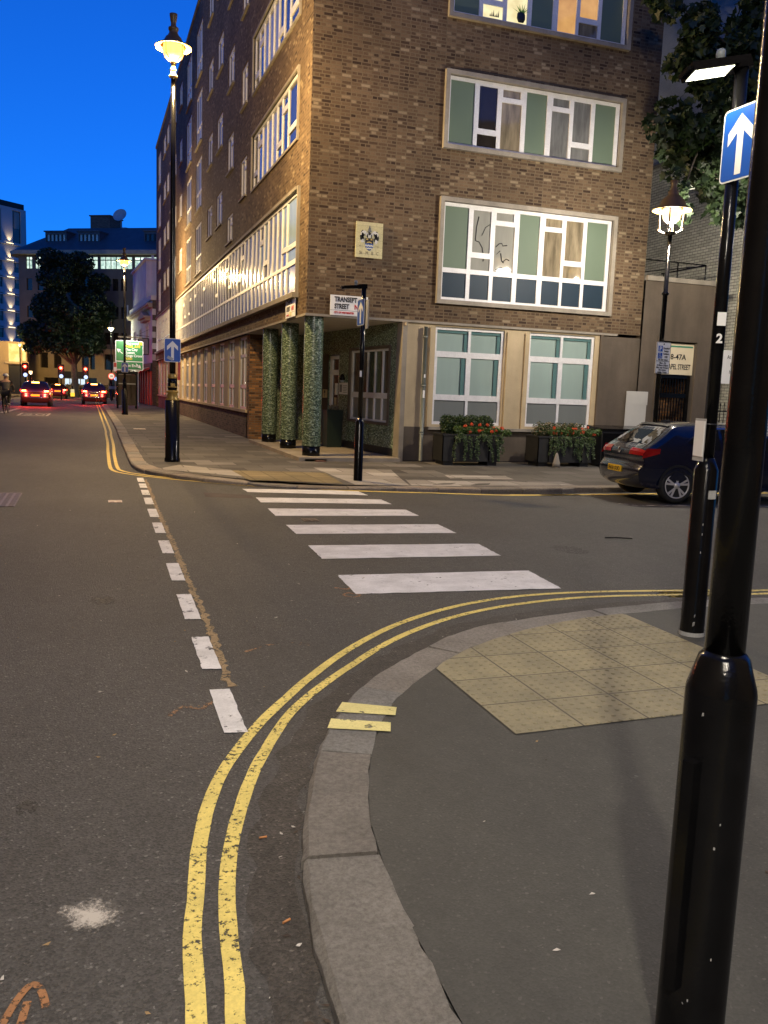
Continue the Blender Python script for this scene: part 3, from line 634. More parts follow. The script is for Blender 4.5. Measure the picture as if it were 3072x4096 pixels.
# right-hand facade windows
def right_window(z0, z1, low, kind):
    u = [8.04,8.66, 8.76,9.27, 9.37,9.90, 10.02,10.58, 10.72,11.22, 11.30,11.83, 11.92,12.52]
    zb = z0+0.07; zt = z1-0.08; base = zb
    cells = []
    if low:
        zl = 4.62
        for k in range(7): cells.append((u[2*k], u[2*k+1], zb, zl, m_bluep))
        base = 4.73
    H = zt - base
    for k in (0,3,6): cells.append((u[2*k],u[2*k+1],base,zt,m_green))
    gA, gB, gC, gD = {'w1': (g_crack, g_crack, g_curt, g_curt), 'w2': (g_dark, g_curt, g_grey, g_grey), 'w3': (lit_a, lit_a, lit_b, lit_b), 'w4': (g_dark, g_grey, g_dark, g_curt)}[kind]
    cells += [(u[2],u[3],base,base+0.20*H,gA),(u[2]+.02,u[3]-.02,base+0.29*H,zt-.03,gA)]
    cells += [(u[4]+.02,u[5]-.04,base+0.85*H,zt-.03,gB),(u[4],u[5],base,base+0.77*H,gB)]
    cells += [(u[8]+.02,u[9]-.02,base+0.84*H,zt-.03,gC),(u[8],u[9],base,base+0.76*H,gC)]
    cells += [(u[10],u[11],base,base+0.21*H,gD if kind != 'w3' else g_curt),(u[10]+.02,u[11]-.02,base+0.30*H,zt-.03,gD)]
    return window(PRF, (7.97,12.62,z0,z1), cells, surround=(0.10,0.10))
wk = ['w1','w2','w3','w4','w4']
for k, (z0, z1) in enumerate(FR): right_window(z0, z1, k == 0, wk[k])
paper = kids(bld)[0]
def tear(pts, r=0.012):
    g = MB(); g.tube([(x, Y0+0.055, z) for x, z in pts], r, 5); g.build('paper_tear', m_ink, paper)
tear([(8.93,5.98),(8.88,5.72),(8.87,5.42),(8.97,5.40),(9.06,5.27),(9.10,5.06),(9.10,4.95)]); tear([(9.03,5.55),(9.12,5.75),(9.24,5.83)], 0.009)
tear([(9.42,5.32),(9.50,5.40),(9.58,5.42),(9.60,5.36),(9.72,5.38)]); tear([(9.56,5.18),(9.60,5.0),(9.65,4.96)]); tear([(9.62,4.98),(9.72,5.06),(9.80,5.03)]); tear([(9.45,4.78),(9.55,4.84),(9.62,4.84)]); tear([(9.45,4.76),(9.46,4.6)], 0.008); tear([(9.45,5.15),(9.54,5.24)], 0.008)
# left-hand facade
FB = [7.67, 10.42, 13.19, 15.95]
def lcell_narrow(u0, u1, z0, z1):
    holesL.append((u0,u1,z0,z1)); m = (u0+u1)/2
    c = [(u0+.07,m-.04,z0+.07,z1-.38,g_sky),(u0+.07,m-.04,z1-.30,z1-.07,g_sky),(m+.04,u1-.07,z0+.07,z1-.07,g_sky)]
    window(PLF, (u0,u1,z0,z1), c, sill=(0.06,0.07))
def ltall(u0, u1, z0, z1):
    holesL.append((u0,u1,z0,z1)); n = 3; w_ = (u1-u0-0.14)/n; zm = z0+0.36*(z1-z0); c = []
    for k in range(n):
        a = u0+.07+k*w_+.03; b = a+w_-.06; c += [(a,b,z0+.07,zm-.04,m_greyp),(a,b,zm+.04,z1-.07,g_sky)]
    window(PLF, (u0,u1,z0,z1), c, sill=(0.06,0.07))
def lbig(u0, u1, z0, z1):
    holesL.append((u0,u1,z0,z1)); zb, zt = z0+.08, z1-.08; H = zt-zb
    ed = [0, 1.28, 2.0, 2.68, 3.36, 4.04, 4.72, 5.38, 6.05]; ed = [u0+.05+e*(u1-u0-.1)/6.05 for e in ed]; c = []
    for k in range(8):
        a, b = ed[k]+.035, ed[k+1]-.035
        if k in (3,4,5): c.append((a,b,zb,zt,m_greyp))
        elif k == 0: c += [(a,b,zb,zb+.22*H,g_sky),(a,b,zb+.32*H,zt,g_sky)]
        elif k in (1,6): c += [(a+.02,b-.02,zb+.80*H,zt-.02,g_sky),(a,b,zb,zb+.70*H,g_sky)]
        else: c += [(a,b,zb,zb+.2*H,g_sky),(a+.02,b-.02,zb+.3*H,zt-.02,g_sky)]
    window(PLF, (u0,u1,z0,z1), c, surround=(0.06,0.05))
for zb in FB:
    lbig(20.62, 26.62, zb-0.12, zb+1.42)
    for (a, b) in ((27.65,28.75),(32.85,34.3),(35.55,36.95),(47.2,48.6),(50.4,51.6),(54.85,56.35),(57.1,58.85)): lcell_narrow(a, b, zb, zb+1.2)
    for (a, b) in ((30.3,31.6),(52.6,53.9)): lcell_narrow(a, b, zb+1.4 if zb < 15 else 16.9, zb+2.6 if zb < 15 else 17.7)
    for (a, b) in ((38.95,41.1),(42.85,45.1),(61.0,63.2)): ltall(a, b, zb-1.0, zb+1.15)
lcell_narrow(30.3, 31.6, 6.70, 7.62)
# long first-floor window band, in six lengths
ed = [20.33, 26.4, 33.6, 41.2, 48.8, 56.6, 64.6]; rr = random.Random(5)
for s_, (a, b) in enumerate(zip(ed, ed[1:])):
    holesL.append((a,b,3.98,6.32)); n = round((b-a)/0.63); c = []; k = 0; us = [a+.05+(b-a-.1)*i/n for i in range(n+1)]
    pat = ['W','w','o','p','p','p','o','w','p'] if s_ == 0 else (['p','p','w','o','p','p','o','w','p','p','p','p'] if s_ % 2 else ['o','w','p','p','p','p','w','o','p','p','p','w'])
    i = 0
    while i < n:
        t = pat[i % len(pat)]
        if t == 'W' and i+2 <= n:
            u0, u1 = us[i]+.03, us[i+2]-.03; c += [(u0,u1,4.05,4.68,m_slatep),(u0,u1,4.80,5.08,g_teal),(u0,u1,5.20,6.24,g_teal)]; i += 2; continue
        u0, u1 = us[i]+.03, us[i+1]-.03; c.append((u0,u1,4.05,4.68,m_slatep))
        if t == 'p' or t == 'W': c.append((u0,u1,4.76,6.24,m_greyp))
        elif t == 'w': c += [(u0+.02,u1-.02,5.85,6.20,g_grey),(u0,u1,4.76,5.72,rr.choice((g_dark,g_grey,g_teal)))]
        else: c += [(u0,u1,4.76,5.10,rr.choice((g_dark,g_grey))),(u0+.02,u1-.02,5.22,6.22,rr.choice((g_dark,g_grey,g_teal)))]
        i += 1
    window(PLF, (a,b,3.98,6.32), c, proud=0.02, th=0.08)
tr = MB(); tr.box(X0-0.16,20.22,3.86,X0+0.05,64.75,3.977); tr.box(X0-0.07,20.25,3.977,X0+0.05,20.327,6.40); tr.box(X0-0.10,20.327,6.323,X0+0.05,64.75,6.40); tr.build('band_surround', m_conc, bld)
# brick walls
g = MB()
g.plate(PRF, X0, 13.70, 3.44, ROOF, holesR, 0, -0.16, rim=False)
g.plate(PLF, Y0, 65.0, 3.44, ROOF, holesL, 0, -0.16, rim=False)
g.face([(13.70,Y0,3.0),(13.70,60,3.0),(13.70,60,ROOF),(13.70,Y0,ROOF)])
g.face([(X0,65.0,0),(13.7,65.0,0),(13.7,65.0,ROOF),(X0,65.0,ROOF)])
g.build('wall', m_brick, bld)
g = MB(); g.box(X0-0.06,Y0-0.06,ROOF,13.76,65.06,ROOF+0.14); g.build('roof', m_conc, bld)
g = MB(); g.box(6.0,30,ROOF+0.14,12.5,46,ROOF+1.2); g.build('roof_plant_room', m_conc, bld)
# thin concrete string at soffit level and the soffit itself
g = MB(); g.box(X0-0.03,Y0-0.035,3.385,13.0,Y0+0.02,3.437); g.box(X0-0.035,Y0+0.02,3.385,X0+0.02,65.0,3.437); g.build('string_course', m_conc, bld)
g = MB(); g.face([(X0,Y0,3.392),(7.3,Y0,3.392),(7.3,27.6,3.392),(X0,27.6,3.392)]); g.build('soffit', m_soffit, bld)
# ground floor, left: brick plinth, concrete piers, tall windows
XG = 4.87; PG = PL(XG); gh = []; u = 28.45
g = MB()
wins = []
u = 28.05
while u < 64:
    wins.append((u, u+1.45)); u += 2.42
hol = [(a,b,0.99,3.36) for a, b in wins]
g.plate(PG, 27.9, 65.0, 0.985, 3.39, hol, 0, -0.14, rim=False); g.box(XG-0.07,27.75,0.90,XG+0.05,65.0,0.984); g.build('pier_wall', m_cream, bld)
g = MB(); g.face([(XG,27.75,0.0),(XG,65.0,0.0),(XG,65.0,0.9),(XG,27.75,0.9)]); g.build('plinth', m_brick_pl, bld)
for k, (a, b) in enumerate(wins):
    m_ = (a+b)/2; c = []
    for (p, q) in ((a+.07,m_-.05),(m_+.05,b-.07)): c += [(p,q,1.07,1.68,g_grey),(p,q,1.80,2.70,g_grey),(p,q,2.80,3.28,g_curt)]
    window(PG, (a,b,0.99,3.36), c, proud=-0.05)
g = MB(); g.box(XG,27.45,0.0,5.75,27.9,3.39); g.build('entrance_return', m_brick_or, bld)
# entrance recess: step, oblique mosaic wall with window, back wall
g = MB(); g.box(4.55,19.08,0.03,7.02,25.6,0.17); g.build('entrance_step', m_step, bld)
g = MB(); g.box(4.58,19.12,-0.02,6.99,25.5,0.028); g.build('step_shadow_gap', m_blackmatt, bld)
A_ = Vector((7.05,19.5,0)); D_ = Vector((-0.096,0.995,0)).normalized(); N_ = Vector((-D_.y, D_.x, 0))
if N_.x > 0: N_ = -N_
def PO(u, v, d):
    p = A_ + D_*u + N_*d; return (p.x, p.y, v)
g = MB(); g.plate(PO, 0.18, 6.6, 0.17, 3.39, [(0.52,3.10,0.93,2.84),(3.92,4.72,0.171,2.72)], 0, -0.12, rim=False); g.build('mosaic_wall', m_mos_dk, bld)
g = MB(); g.plate(PO, 0.2, 3.90, 0.171, 0.36, [], 0.012, 0.0); g.plate(PO, 4.75, 6.5, 0.171, 0.36, [], 0.012, 0.0); g.build('skirting', m_blackmatt, bld)
c = []; us = [0.60,1.0,1.48,1.96,2.44,2.98]
for k in range(5):
    a, b = us[k]+.035, us[k+1]-.035; c += [(a,b,1.02,1.56,g_smoke),(a,b,1.70,2.74,g_lobby)]
window(PO, (0.56,3.05,0.97,2.80), c, proud=-0.02, name='entrance_window')
g = MB(); s = 0.05
for (a,b,c_,d) in ((0.47,3.15,2.802,2.87),(0.47,3.15,0.90,0.968),(0.47,0.558,0.968,2.802),(3.052,3.15,0.968,2.802)): g.plate(PO, a,b,c_,d, [], 0.03, -0.1)
g.build('window_surround', m_render, bld)
dr = MB(); dr.plate(PO, 3.94,4.70,0.175,2.70, [(4.02,4.50,0.25,2.16),(4.02,4.50,2.30,2.60)], -0.03, -0.09); dr = dr.build('entrance_door', m_frame, bld)
q = MB(); q.plate(PO, 4.02,4.50,0.25,2.16, [], -0.06, -0.062); q.plate(PO, 4.02,4.50,2.30,2.60, [], -0.06, -0.062); q.build('pane', g_dark, dr)
q = MB(); q.plate(PO, 4.14,4.34,1.60,1.92, [], -0.05, -0.059); q.build('door_notice', m_swhite, dr)
q = MB(); q.plate(PO, 4.20,4.36,1.30,1.52, [], -0.05, -0.059); q.build('door_notice', m_cream, dr)
g = MB(); g.face([(5.75,27.5,0),(6.42,26.0,0),(6.42,26.0,3.39),(5.75,27.5,3.39)]); g.build('recess_back_wall', m_mos_dk, bld)
g = MB(); g.plate(PO, 4.73, 5.25, 0.37, 2.75, [], 0.02, -0.01); g.build('door_jamb', m_render, bld)
for k, (cx, cy) in enumerate(((4.98,19.68),(4.97,22.13),(4.97,24.66))):
    g = MB(); g.lathe([(0.222,0.40),(0.222,3.392)], 40, (cx,cy,0), caps=False); co_ = g.build('column', m_mos, bld)
    g = MB(); g.lathe([(0.212,0.08),(0.212,0.41)], 32, (cx,cy,0)); g.build('column_base', m_black, co_)
g = MB(); g.obox((4.95,19.2,0.10), (0.26,0,0), (0,0.12,0), (0,0,0.035)); g.obox((5.05,19.04,0.085), (0.12,0.02,0), (0,0.05,0), (0,0,0.02)); g.build('broken_brick_edge', mat('broken_brick', (0.16,0.07,0.045), 0.9, var=0.4, vs=12), bld)
# ground floor, right: cream render with two big frosted windows
g = MB(); g.plate(PR(Y0+0.02), 7.18, 12.56, 0.92, 3.385, [(7.93,9.78,0.99,3.34),(10.48,12.37,0.99,3.34)], 0, -0.13, rim=False)
g.box(7.10,Y0-0.10,3.30,7.14,Y0+0.02,3.384)
for a in (7.80, 9.86, 10.36): g.box(a-0.025,Y0-0.035,0.92,a+0.025,Y0+0.019,3.30)
g.build('rendered_wall', m_cream, bld)
g = MB(); g.prism([(7.035,Y0+0.22),(7.06,Y0-0.06),(7.178,Y0-0.06),(7.178,Y0+0.6),(7.035,Y0+0.6)], lambda u,v,d: (u,v,d), 0.0, 3.384); g.build('corner_pier', m_conc, bld)
g = MB(); g.plate(PR(Y0+0.02), 7.18, 12.56, 0.10, 0.919, [], 0.0, -0.1); g.build('rendered_plinth', m_render, bld)
g = MB(); g.plate(PR(Y0+0.0), 12.56, 13.72, 0.10, 3.36, [], 0.0, -0.1); g.box(12.5,Y0-0.05,0.95,12.559,Y0+0.02,3.384); g.build('end_render', m_render, bld)
g = MB(); g.box(7.20,Y0-0.02,0.0,13.7,Y0+0.1,0.099); g.build('foot_strip', m_blackmatt, bld)  # black strip along the foot of the rendered wall
g = MB(); g.box(7.80,Y0-0.10,0.86,12.50,Y0-0.001,0.93); g.build('sill', m_conc, bld)
for (a, b) in ((7.93,9.78),(10.48,12.37)):
    m_ = (a+b)/2; c = []
    for (p, q, e) in ((a+.06,m_-.035,1),(m_+.035,b-.07,1)):
        w_ = (q-p)
        c += [(p,q,1.06,1.58,g_smoke), (p+.03,q-.03-0.16*w_,1.72,2.62,g_teal),(q-.03-0.16*w_,q-.03,1.72,2.62,g_teal_dk),(p,q-0.14*w_,2.76,3.20,g_teal),(q-0.14*w_,q,2.76,3.20,g_teal_dk),(p,q,3.20,3.27,g_teal_dk)]
    window(PR(Y0+0.02), (a,b,0.99,3.34), c, proud=-0.05, th=0.06)
g = MB(); g.tube([(7.64,Y0-0.07,0.1),(7.64,Y0-0.07,3.30)], 0.045, 12)
for z in (0.75,1.9,3.05): g.tube([(7.64,Y0-0.07,z),(7.64,Y0-0.07,z+0.06)], 0.058, 12)
dp = g.build('drainpipe', m_pipe, bld)
g = MB(); g.box(7.61,Y0-0.119,1.62,7.66,Y0-0.114,1.80); g.box(7.62,Y0-0.119,2.10,7.66,Y0-0.114,2.18); g.build('sticker', m_swhite, dp)
# concrete annex with the door to the flats
ax = thing('annex', 'plain concrete annex between the brick building and the alley railings', 'building')
YA = 19.33
g = MB(); g.plate(PR(YA), 13.70, 15.97, 0.0, 4.85, [(14.33,15.45,0.0,3.34)], 0, -0.30, rim=False)
g.face([(15.97,YA,0),(15.97,26,0),(15.97,26,4.85),(15.97,YA,4.85)]); g.face([(13.7,YA,4.85),(15.97,YA,4.85),(15.97,26,4.85),(13.7,26,4.85)]); g.build('wall', m_render, ax)
g = MB(); g.box(13.72,YA-0.06,4.851,16.08,YA+0.25,4.97); g.build('coping', m_conc, ax)
g = MB(); g.plate(PR(YA), 14.20, 15.58, 0.1, 3.46, [(14.331,15.449,0.09,3.341)], 0.035, 0.0); g.build('door_surround', m_render, ax)
g = MB(); g.plate(PR(YA), 14.20+0.15, 15.43, 0.0, 2.46, [(14.46,15.34,1.98,2.38),(14.46,15.34,0.1,1.86)], -0.12, -0.2); gd = g.build('gate', m_black, ax)
g = MB()
for k in range(11): x = 14.47+k*0.087; g.box(x-0.012,YA+0.15,0.1,x+0.012,YA+0.17,2.38)
g.build('bars', m_black, gd)
g = MB(); g.face([(14.33,YA+0.9,0),(15.45,YA+0.9,0),(15.45,YA+0.9,2.6),(14.33,YA+0.9,2.6)]); g.face([(14.33,YA+0.3,0),(14.33,YA+0.9,0),(14.33,YA+0.9,2.6),(14.33,YA+0.3,2.6)]); g.face([(15.45,YA+0.3,0),(15.45,YA+0.9,0),(15.45,YA+0.9,2.6),(15.45,YA+0.3,2.6)]); g.build('passage_wall', m_brick_or, ax)
g = MB(); g.box(13.36,YA-0.012,0.95,14.0,YA-0.001,1.99); g.box(13.38,YA-0.02,1.64,14.02,YA-0.013,1.99)
pw = g.build('wall_panel', m_patch, ax)
sg = thing('house_number_board', 'cream board reading 38-47A CHAPEL STREET above the barred gate', 'sign', (14.93,YA+0.09,2.9))
g = MB(); g.box(-0.54,0,-0.42,0.54,0.03,0.40); g.build('board', mat('cream_board', (0.62,0.54,0.38), 0.6, var=0.06), sg)
g = MB(); g.box(-0.5,-0.006,0.30,0.48,-0.001,0.34); g.build('green_rule', mat('green_rule', (0.05,0.22,0.14), 0.5), sg)
text('38-47A', 0.20, (-0.02,-0.006,-0.02), m_ink, sg, align='CENTER', bold=0.003); text('CHAPEL STREET', 0.20, (0.0,-0.006,-0.28), m_ink, sg, align='CENTER', sx=0.62, bold=0.003)
rl = thing('roof_rail', 'thin black handrail along the roof edge of the annex', 'railing', (0,0,0))
g = MB(); g.tube([(13.75,19.6,5.42),(15.75,19.6,5.42),(15.75,21.5,5.42)], 0.018, 6); g.tube([(15.75,19.6,5.40),(14.9,21.6,5.40)], 0.014, 6); g.build('rail', m_black, rl)
for (x, y) in ((13.8,19.6),(14.85,19.6),(15.75,19.6),(15.75,21.4)): g = MB(); g.tube([(x,y,4.85),(x,y,5.42)], 0.018, 6); g.build('post', m_black, rl)
# pale painted brick house on the right, with its rendered upper storey
nb = thing('pale_brick_building', 'tall building with pale painted brick side wall and grey rendered top', 'building')
g = MB(); g.face([(17.4,19.3,0),(17.4,45,0),(17.4,45,9.2),(17.4,19.3,9.2)]); g.face([(17.4,19.3,0),(40,19.3,0),(40,19.3,9.2),(17.4,19.3,9.2)]); g.build('wall', m_brick_wh, nb)
g = MB(); g.box(17.36,19.25,9.201,40,45,9.30); g.build('parapet', m_conc, nb)
g = MB(); g.box(17.7,19.8,9.301,40,45,24.0); g.build('upper_storey', mat('grey_roughcast', (0.42,0.41,0.40), 0.9, var=0.2, vs=1.2, fine=0.2, fs=40), nb)
g = MB(); g.box(16.0,21.9,0,17.39,22.0,3.55); o = g.build('alley_wall', mat('green_grey_render', (0.085,0.105,0.09), 0.8, var=0.2, streak=0.3)); tag(o, 'dark green rendered wall closing the alley beside the annex', 'wall')
ar = thing('alley_railing', 'black spiked railing across the alley right of the annex', 'railing')
g = MB(); g.tube([(16.0,19.36,1.55),(17.38,19.36,1.55)], 0.02, 6); g.tube([(16.0,19.36,0.3),(17.38,19.36,0.3)], 0.02, 6); g.build('rail', m_black, ar)
for k in range(11): x = 16.06+k*0.127; g = MB(); g.lathe([(0.011,0.08),(0.011,1.7),(0.018,1.72),(0.0,1.82)], 6, (x,19.36,0), caps=False); g.build('bar', m_black, ar)
wb = thing('alley_notice', 'white notice board fixed to the alley railing, half hidden by the sign post', 'sign', (16.75,19.30,2.75))
g = MB(); g.box(-0.42,0,-0.45,0.42,0.02,0.45); g.build('board', m_swhite, wb)
g = MB(); g.tube([(0,0.03,-2.7),(0,0.03,0.4)], 0.02, 6); g.build('post', m_black, wb)
for k, s_ in enumerate(('At any time','Permit','holders','only')): text(s_, 0.15, (0.0,-0.004,0.22-0.2*k), m_ink, wb, align='CENTER', sx=0.8)

# ---------------------------------------------------------------- lit things: helpers
def point(name, loc, power, col, parent=None, radius=0.08):
    l = bpy.data.lights.new(name, 'POINT'); l.energy = power; l.color = col; l.shadow_soft_size = radius
    o = bpy.data.objects.new(name, l); COL.objects.link(o); o.location = loc
    if parent is not None: o.parent = parent
    return o
def spot(name, loc, rot, power, col, size, parent=None, blend=0.6, radius=0.05):
    l = bpy.data.lights.new(name, 'SPOT'); l.energy = power; l.color = col; l.spot_size = size; l.spot_blend = blend; l.shadow_soft_size = radius
    o = bpy.data.objects.new(name, l); COL.objects.link(o); o.location = loc; o.rotation_euler = rot
    if parent is not None: o.parent = parent
    return o
W_SOD = (1.0, 0.68, 0.29); W_WARM = (1.0, 0.89, 0.73); W_LED = (1.0, 0.86, 0.62)
P_CORNER, P_RIGHT, P_NEAR, P_BACK = 4500, 1750, 1050, 5800
e_sod = emat('sodium_bowl', (1.0, 0.40, 0.075), 3.4); e_warm = emat('warm_bowl', (1.0, 0.62, 0.26), 3.0); e_cool = emat('cool_bowl', (0.95, 1.0, 0.72), 12.0)
m_rimlit = mat('lantern_glow_gold', (0.30,0.19,0.04), 0.5, var=0.1)  # gold colour stands in for lamplight under the brim

def arrow_poly(w, h):
    """white ahead-only arrow inside a w x h plate, (x,z) about the centre"""
    s = 0.155*w; hw = 0.335*w; tip = 0.40*h; sh = 0.13*h; nk = 0.035*h; b = -0.42*h
    return [(-s/2*1.1, b), (s/2*1.1, b), (s/2*1.1, 0.16*h), (hw, -0.005*h), (hw, 0.17*h), (0, tip), (-hw, 0.17*h), (-hw, -0.005*h), (-s/2*1.1, 0.16*h)]
def rrect(w, h, r, n=4):
    p = []
    for (cx, cz, a0) in ((w/2-r,h/2-r,0),(-w/2+r,h/2-r,90),(-w/2+r,-h/2+r,180),(w/2-r,-h/2+r,270)):
        for k in range(n+1): a = R(a0+90*k/n); p.append((cx+r*math.cos(a), cz+r*math.sin(a)))
    return p
def arrow_sign(name, label, loc, rz, w, h, sticker=False, group=None, back=0.05):
    """blue one-way plate; local front is -y"""
    t = thing(name, label, 'road sign', loc, rz, group)
    P = lambda u, v, d: (u, -d, v)
    g = MB(); g.prism(rrect(w, h, 0.035), P, -0.004, 0.004); pl = g.build('plate', m_swhite, t)
    g = MB(); g.prism(rrect(w*0.94, h*0.955, 0.028), P, 0.0042, 0.0052); g.build('blue_face', m_sblue, t)
    g = MB(); a = arrow_poly(w, h)
    g.face([P(u,v,0.0062) for u, v in (a[0],a[1],a[2],a[8])]); g.face([P(u,v,0.0062) for u, v in (a[2],a[3],a[4],a[5])]); g.face([P(u,v,0.0062) for u, v in (a[2],a[5],a[8])]); g.face([P(u,v,0.0062) for u, v in (a[5],a[6],a[7],a[8])])
    g.build('arrow', m_swhite, t)
    if sticker:
        g = MB(); g.obox((-0.05,-0.009,-0.165),(0.055,0,-0.028),(0,0.0008,0),(0.014,0,0.028)); g.build('sticker', m_stick, t)
    g = MB(); g.box(-0.05,0.005,0.10,0.05,back,0.13); g.box(-0.05,0.005,-0.13,0.05,back,-0.10); g.build('bracket', m_black, t)
    return t
def lantern_bowl(t, z, r, m, power, col, name='bowl', lower=0.62):
    """glass bowl of a lantern; lamp light sits in it"""
    g = MB(); prof = [(r*math.sin(a), z - r*1.0*(1-0) + r*(1-math.cos(a))) for a in np.linspace(0.15, math.pi/2, 7)]
    prof = [(0.02, z-r)] + [(r*math.sin(a), z-r*math.cos(a)) for a in np.linspace(0.2, math.pi/2, 7)] + [(r*0.98, z+0.12)]
    g.lathe(prof, 20, caps=False); g.build(name, m, t)
    point('lamp_light', (0, 0, z-r-0.05), power, col, t, 0.16)

def heritage_lamp(label, loc, H, power, col, em, gold=True, base_h=1.30, group='black heritage street lamps', brim=0.36):
    """tall post: octagonal-ish base, gilt mouldings, wide hooded lantern with glass bowl and finial"""
    t = thing('street_lamp', label, 'street lamp', loc, 0, group)
    g = MB(); g.lathe([(0.165,-0.05),(0.165,0.06),(0.150,0.09),(0.150,base_h)], 28); g.build('base', m_black, t)
    g = MB(); g.lathe([(0.140,base_h),(0.148,base_h+0.02),(0.105,base_h+0.06),(0.118,base_h+0.09),(0.098,base_h+0.14),(0.125,base_h+0.17),(0.128,base_h+0.19),(0.09,base_h+0.21)], 24); g.build('lower_moulding', m_gold if gold else m_black, t)
    g = MB(); g.lathe([(0.092,base_h+0.20),(0.098,base_h+0.25),(0.098,base_h+0.40),(0.092,base_h+0.46)], 20); c = g.build('collar', m_black, t)
    if gold:
        g = MB(); g.box(-0.045,-0.103,base_h+0.29,0.045,-0.095,base_h+0.36); g.lathe([(0.10,base_h+0.27),(0.103,base_h+0.28),(0.10,base_h+0.29)], 20); g.build('crest', m_gold, c)
    g = MB(); g.lathe([(0.09,base_h+0.455),(0.102,base_h+0.47),(0.102,base_h+0.49),(0.086,base_h+0.505),(0.098,base_h+0.53),(0.07,base_h+0.56)], 24); g.build('upper_moulding', m_gold if gold else m_black, t)
    zt = H - 1.32
    g = MB(); g.lathe([(0.064,base_h+0.55),(0.060,base_h+1.6),(0.052,zt-1.6),(0.048,zt)], 20); g.build('shaft', m_black, t)
    g = MB(); g.lathe([(0.048,zt-0.02),(0.085,zt),(0.085,zt+0.03),(0.055,zt+0.05),(0.05,zt+0.12),(0.066,zt+0.15),(0.045,zt+0.17),(0.045,zt+0.24),(0.06,zt+0.27),(0.03,zt+0.30)], 16); g.build('neck', m_gold if gold else m_black, t)
    zb = zt + 0.29                                             # lowest point of bowl
    r = 0.205
    lantern_bowl(t, zb + r, r, em, power, col)
    zr = zb + r + 0.10                                         # brim
    g = MB()
    for k in range(4): a = R(45+90*k); g.tube([(0.05*math.cos(a),0.05*math.sin(a),zb-0.02),((r+0.02)*math.cos(a),(r+0.02)*math.sin(a),zb+r*0.55),((r+0.02)*math.cos(a),(r+0.02)*math.sin(a),zr)], 0.008, 5)
    g.build('bowl_cage', m_black, t)
    g = MB(); g.lathe([(0.22,zr+0.012),(brim,zr-0.035),(brim+0.006,zr-0.03),(brim,zr-0.022),(0.20,zr+0.07),(0.15,zr+0.16),(0.11,zr+0.19),(0.10,zr+0.22),(0.085,zr+0.23),(0.085,zr+0.29),(0.10,zr+0.30),(0.10,zr+0.34),(0.055,zr+0.37),(0.05,zr+0.44),(0.06,zr+0.46),(0.075,zr+0.56),(0.078,zr+0.60),(0.0,zr+0.60)], 28, caps=False)
    g.build('hood', mat('lantern_hood', (0.09,0.055,0.02), 0.45), t) if 'lantern_hood' not in bpy.data.materials else g.build('hood', bpy.data.materials['lantern_hood'], t)  # warm hood colour stands in for the glow of the lamp
    g = MB(); g.lathe([(0.215,zr+0.008),(brim-0.005,zr-0.040)], 28, caps=False); g.build('reflector', m_rimlit, t)
    return t
LZ = heritage_lamp('tall black street lamp with gilt bands on the corner kerb, glowing yellow over the pavement', (1.69,18.72,0.08), 9.08, P_CORNER, W_SOD, e_sod)
arrow_sign('one_way_sign', 'blue one way sign with grey sticker on the gilt banded corner lamp post', (1.68,18.62,2.42), 0.0, 0.335, 0.485, sticker=True, back=0.09)
g = MB(); g.box(-0.02,-0.12,-0.25,0.02,0.12,0.25); o = g.build('post_plate', mat('red_plate', (0.55,0.05,0.04), 0.4)); o.location = (1.83,18.80,2.06); tag(o, 'small red plate strapped to the back of the corner lamp post', 'sign')
heritage_lamp('second black street lamp along the far kerb with blue sign on its post', (1.80,46.5,0.08), 8.5, 5200, (1.0,0.68,0.30), e_sod, gold=False, base_h=1.27)
arrow_sign('one_way_sign', 'small distant blue one way sign on the second lamp post', (1.80,46.38,2.50), 0.0, 0.34, 0.49, back=0.09)
heritage_lamp('farthest street lamp with small greenish lantern before the dark trees', (2.06,84.0,0.08), 7.35, 700, (0.95,1.0,0.62), e_cool, gold=False, base_h=1.1)
# slim lantern by the parked car
def cradle_lamp(label, loc, power, dz=0.26):
    t = thing('street_lamp', label, 'street lamp', loc, 0, 'black heritage street lamps')
    g = MB(); g.lathe([(0.10,-0.05),(0.10,1.15),(0.06,1.28)], 20); g.build('base', m_black, t)
    g = MB(); g.lathe([(0.052,1.26),(0.050,3.95),(0.075,3.97),(0.078,4.0),(0.05,4.03),(0.044,5.22+dz)], 16); g.build('shaft', m_black, t)
    g = MB(); g.lathe([(0.02,5.24+dz),(0.11,5.25+dz),(0.115,5.262+dz),(0.02,5.27+dz)], 16); g.build('shade_disc', m_black, t)  # disc added under the bowl to keep lamplight off the shaft
    g = MB()
    for k in range(4):
        a = R(45+90*k); c, s = math.cos(a), math.sin(a); g.tube([(0,0,5.20+dz),(0.14*c,0.14*s,5.25+dz),(0.25*c,0.25*s,5.31+dz)], 0.020, 6); g.tube([(0.23*c,0.23*s,5.31+dz),(0.25*c,0.25*s,5.72+dz)], 0.018, 6); g.lathe([(0.03,5.29+dz),(0.03,5.33+dz)], 8, (0.25*c,0.25*s,0))
    g.build('cradle', bpy.data.materials.get('lantern_bracket') or mat('lantern_bracket', (0.05,0.035,0.02), 0.5), t)
    lantern_bowl(t, 5.62+dz, 0.19, e_warm, power, W_WARM)
    g = MB(); g.lathe([(r_, z_+dz) for r_, z_ in ((0.22,5.76),(0.40,5.70),(0.406,5.705),(0.40,5.715),(0.27,5.80),(0.24,5.90),(0.14,5.99),(0.11,6.02),(0.11,6.08),(0.07,6.12),(0.06,6.22),(0.08,6.30),(0.0,6.30))], 28, caps=False); g.build('hood', bpy.data.materials['lantern_hood'], t)
    g = MB(); g.lathe([(0.20,5.755+dz),(0.395,5.698+dz)], 28, caps=False); g.build('reflector', m_rimlit, t)
    return t
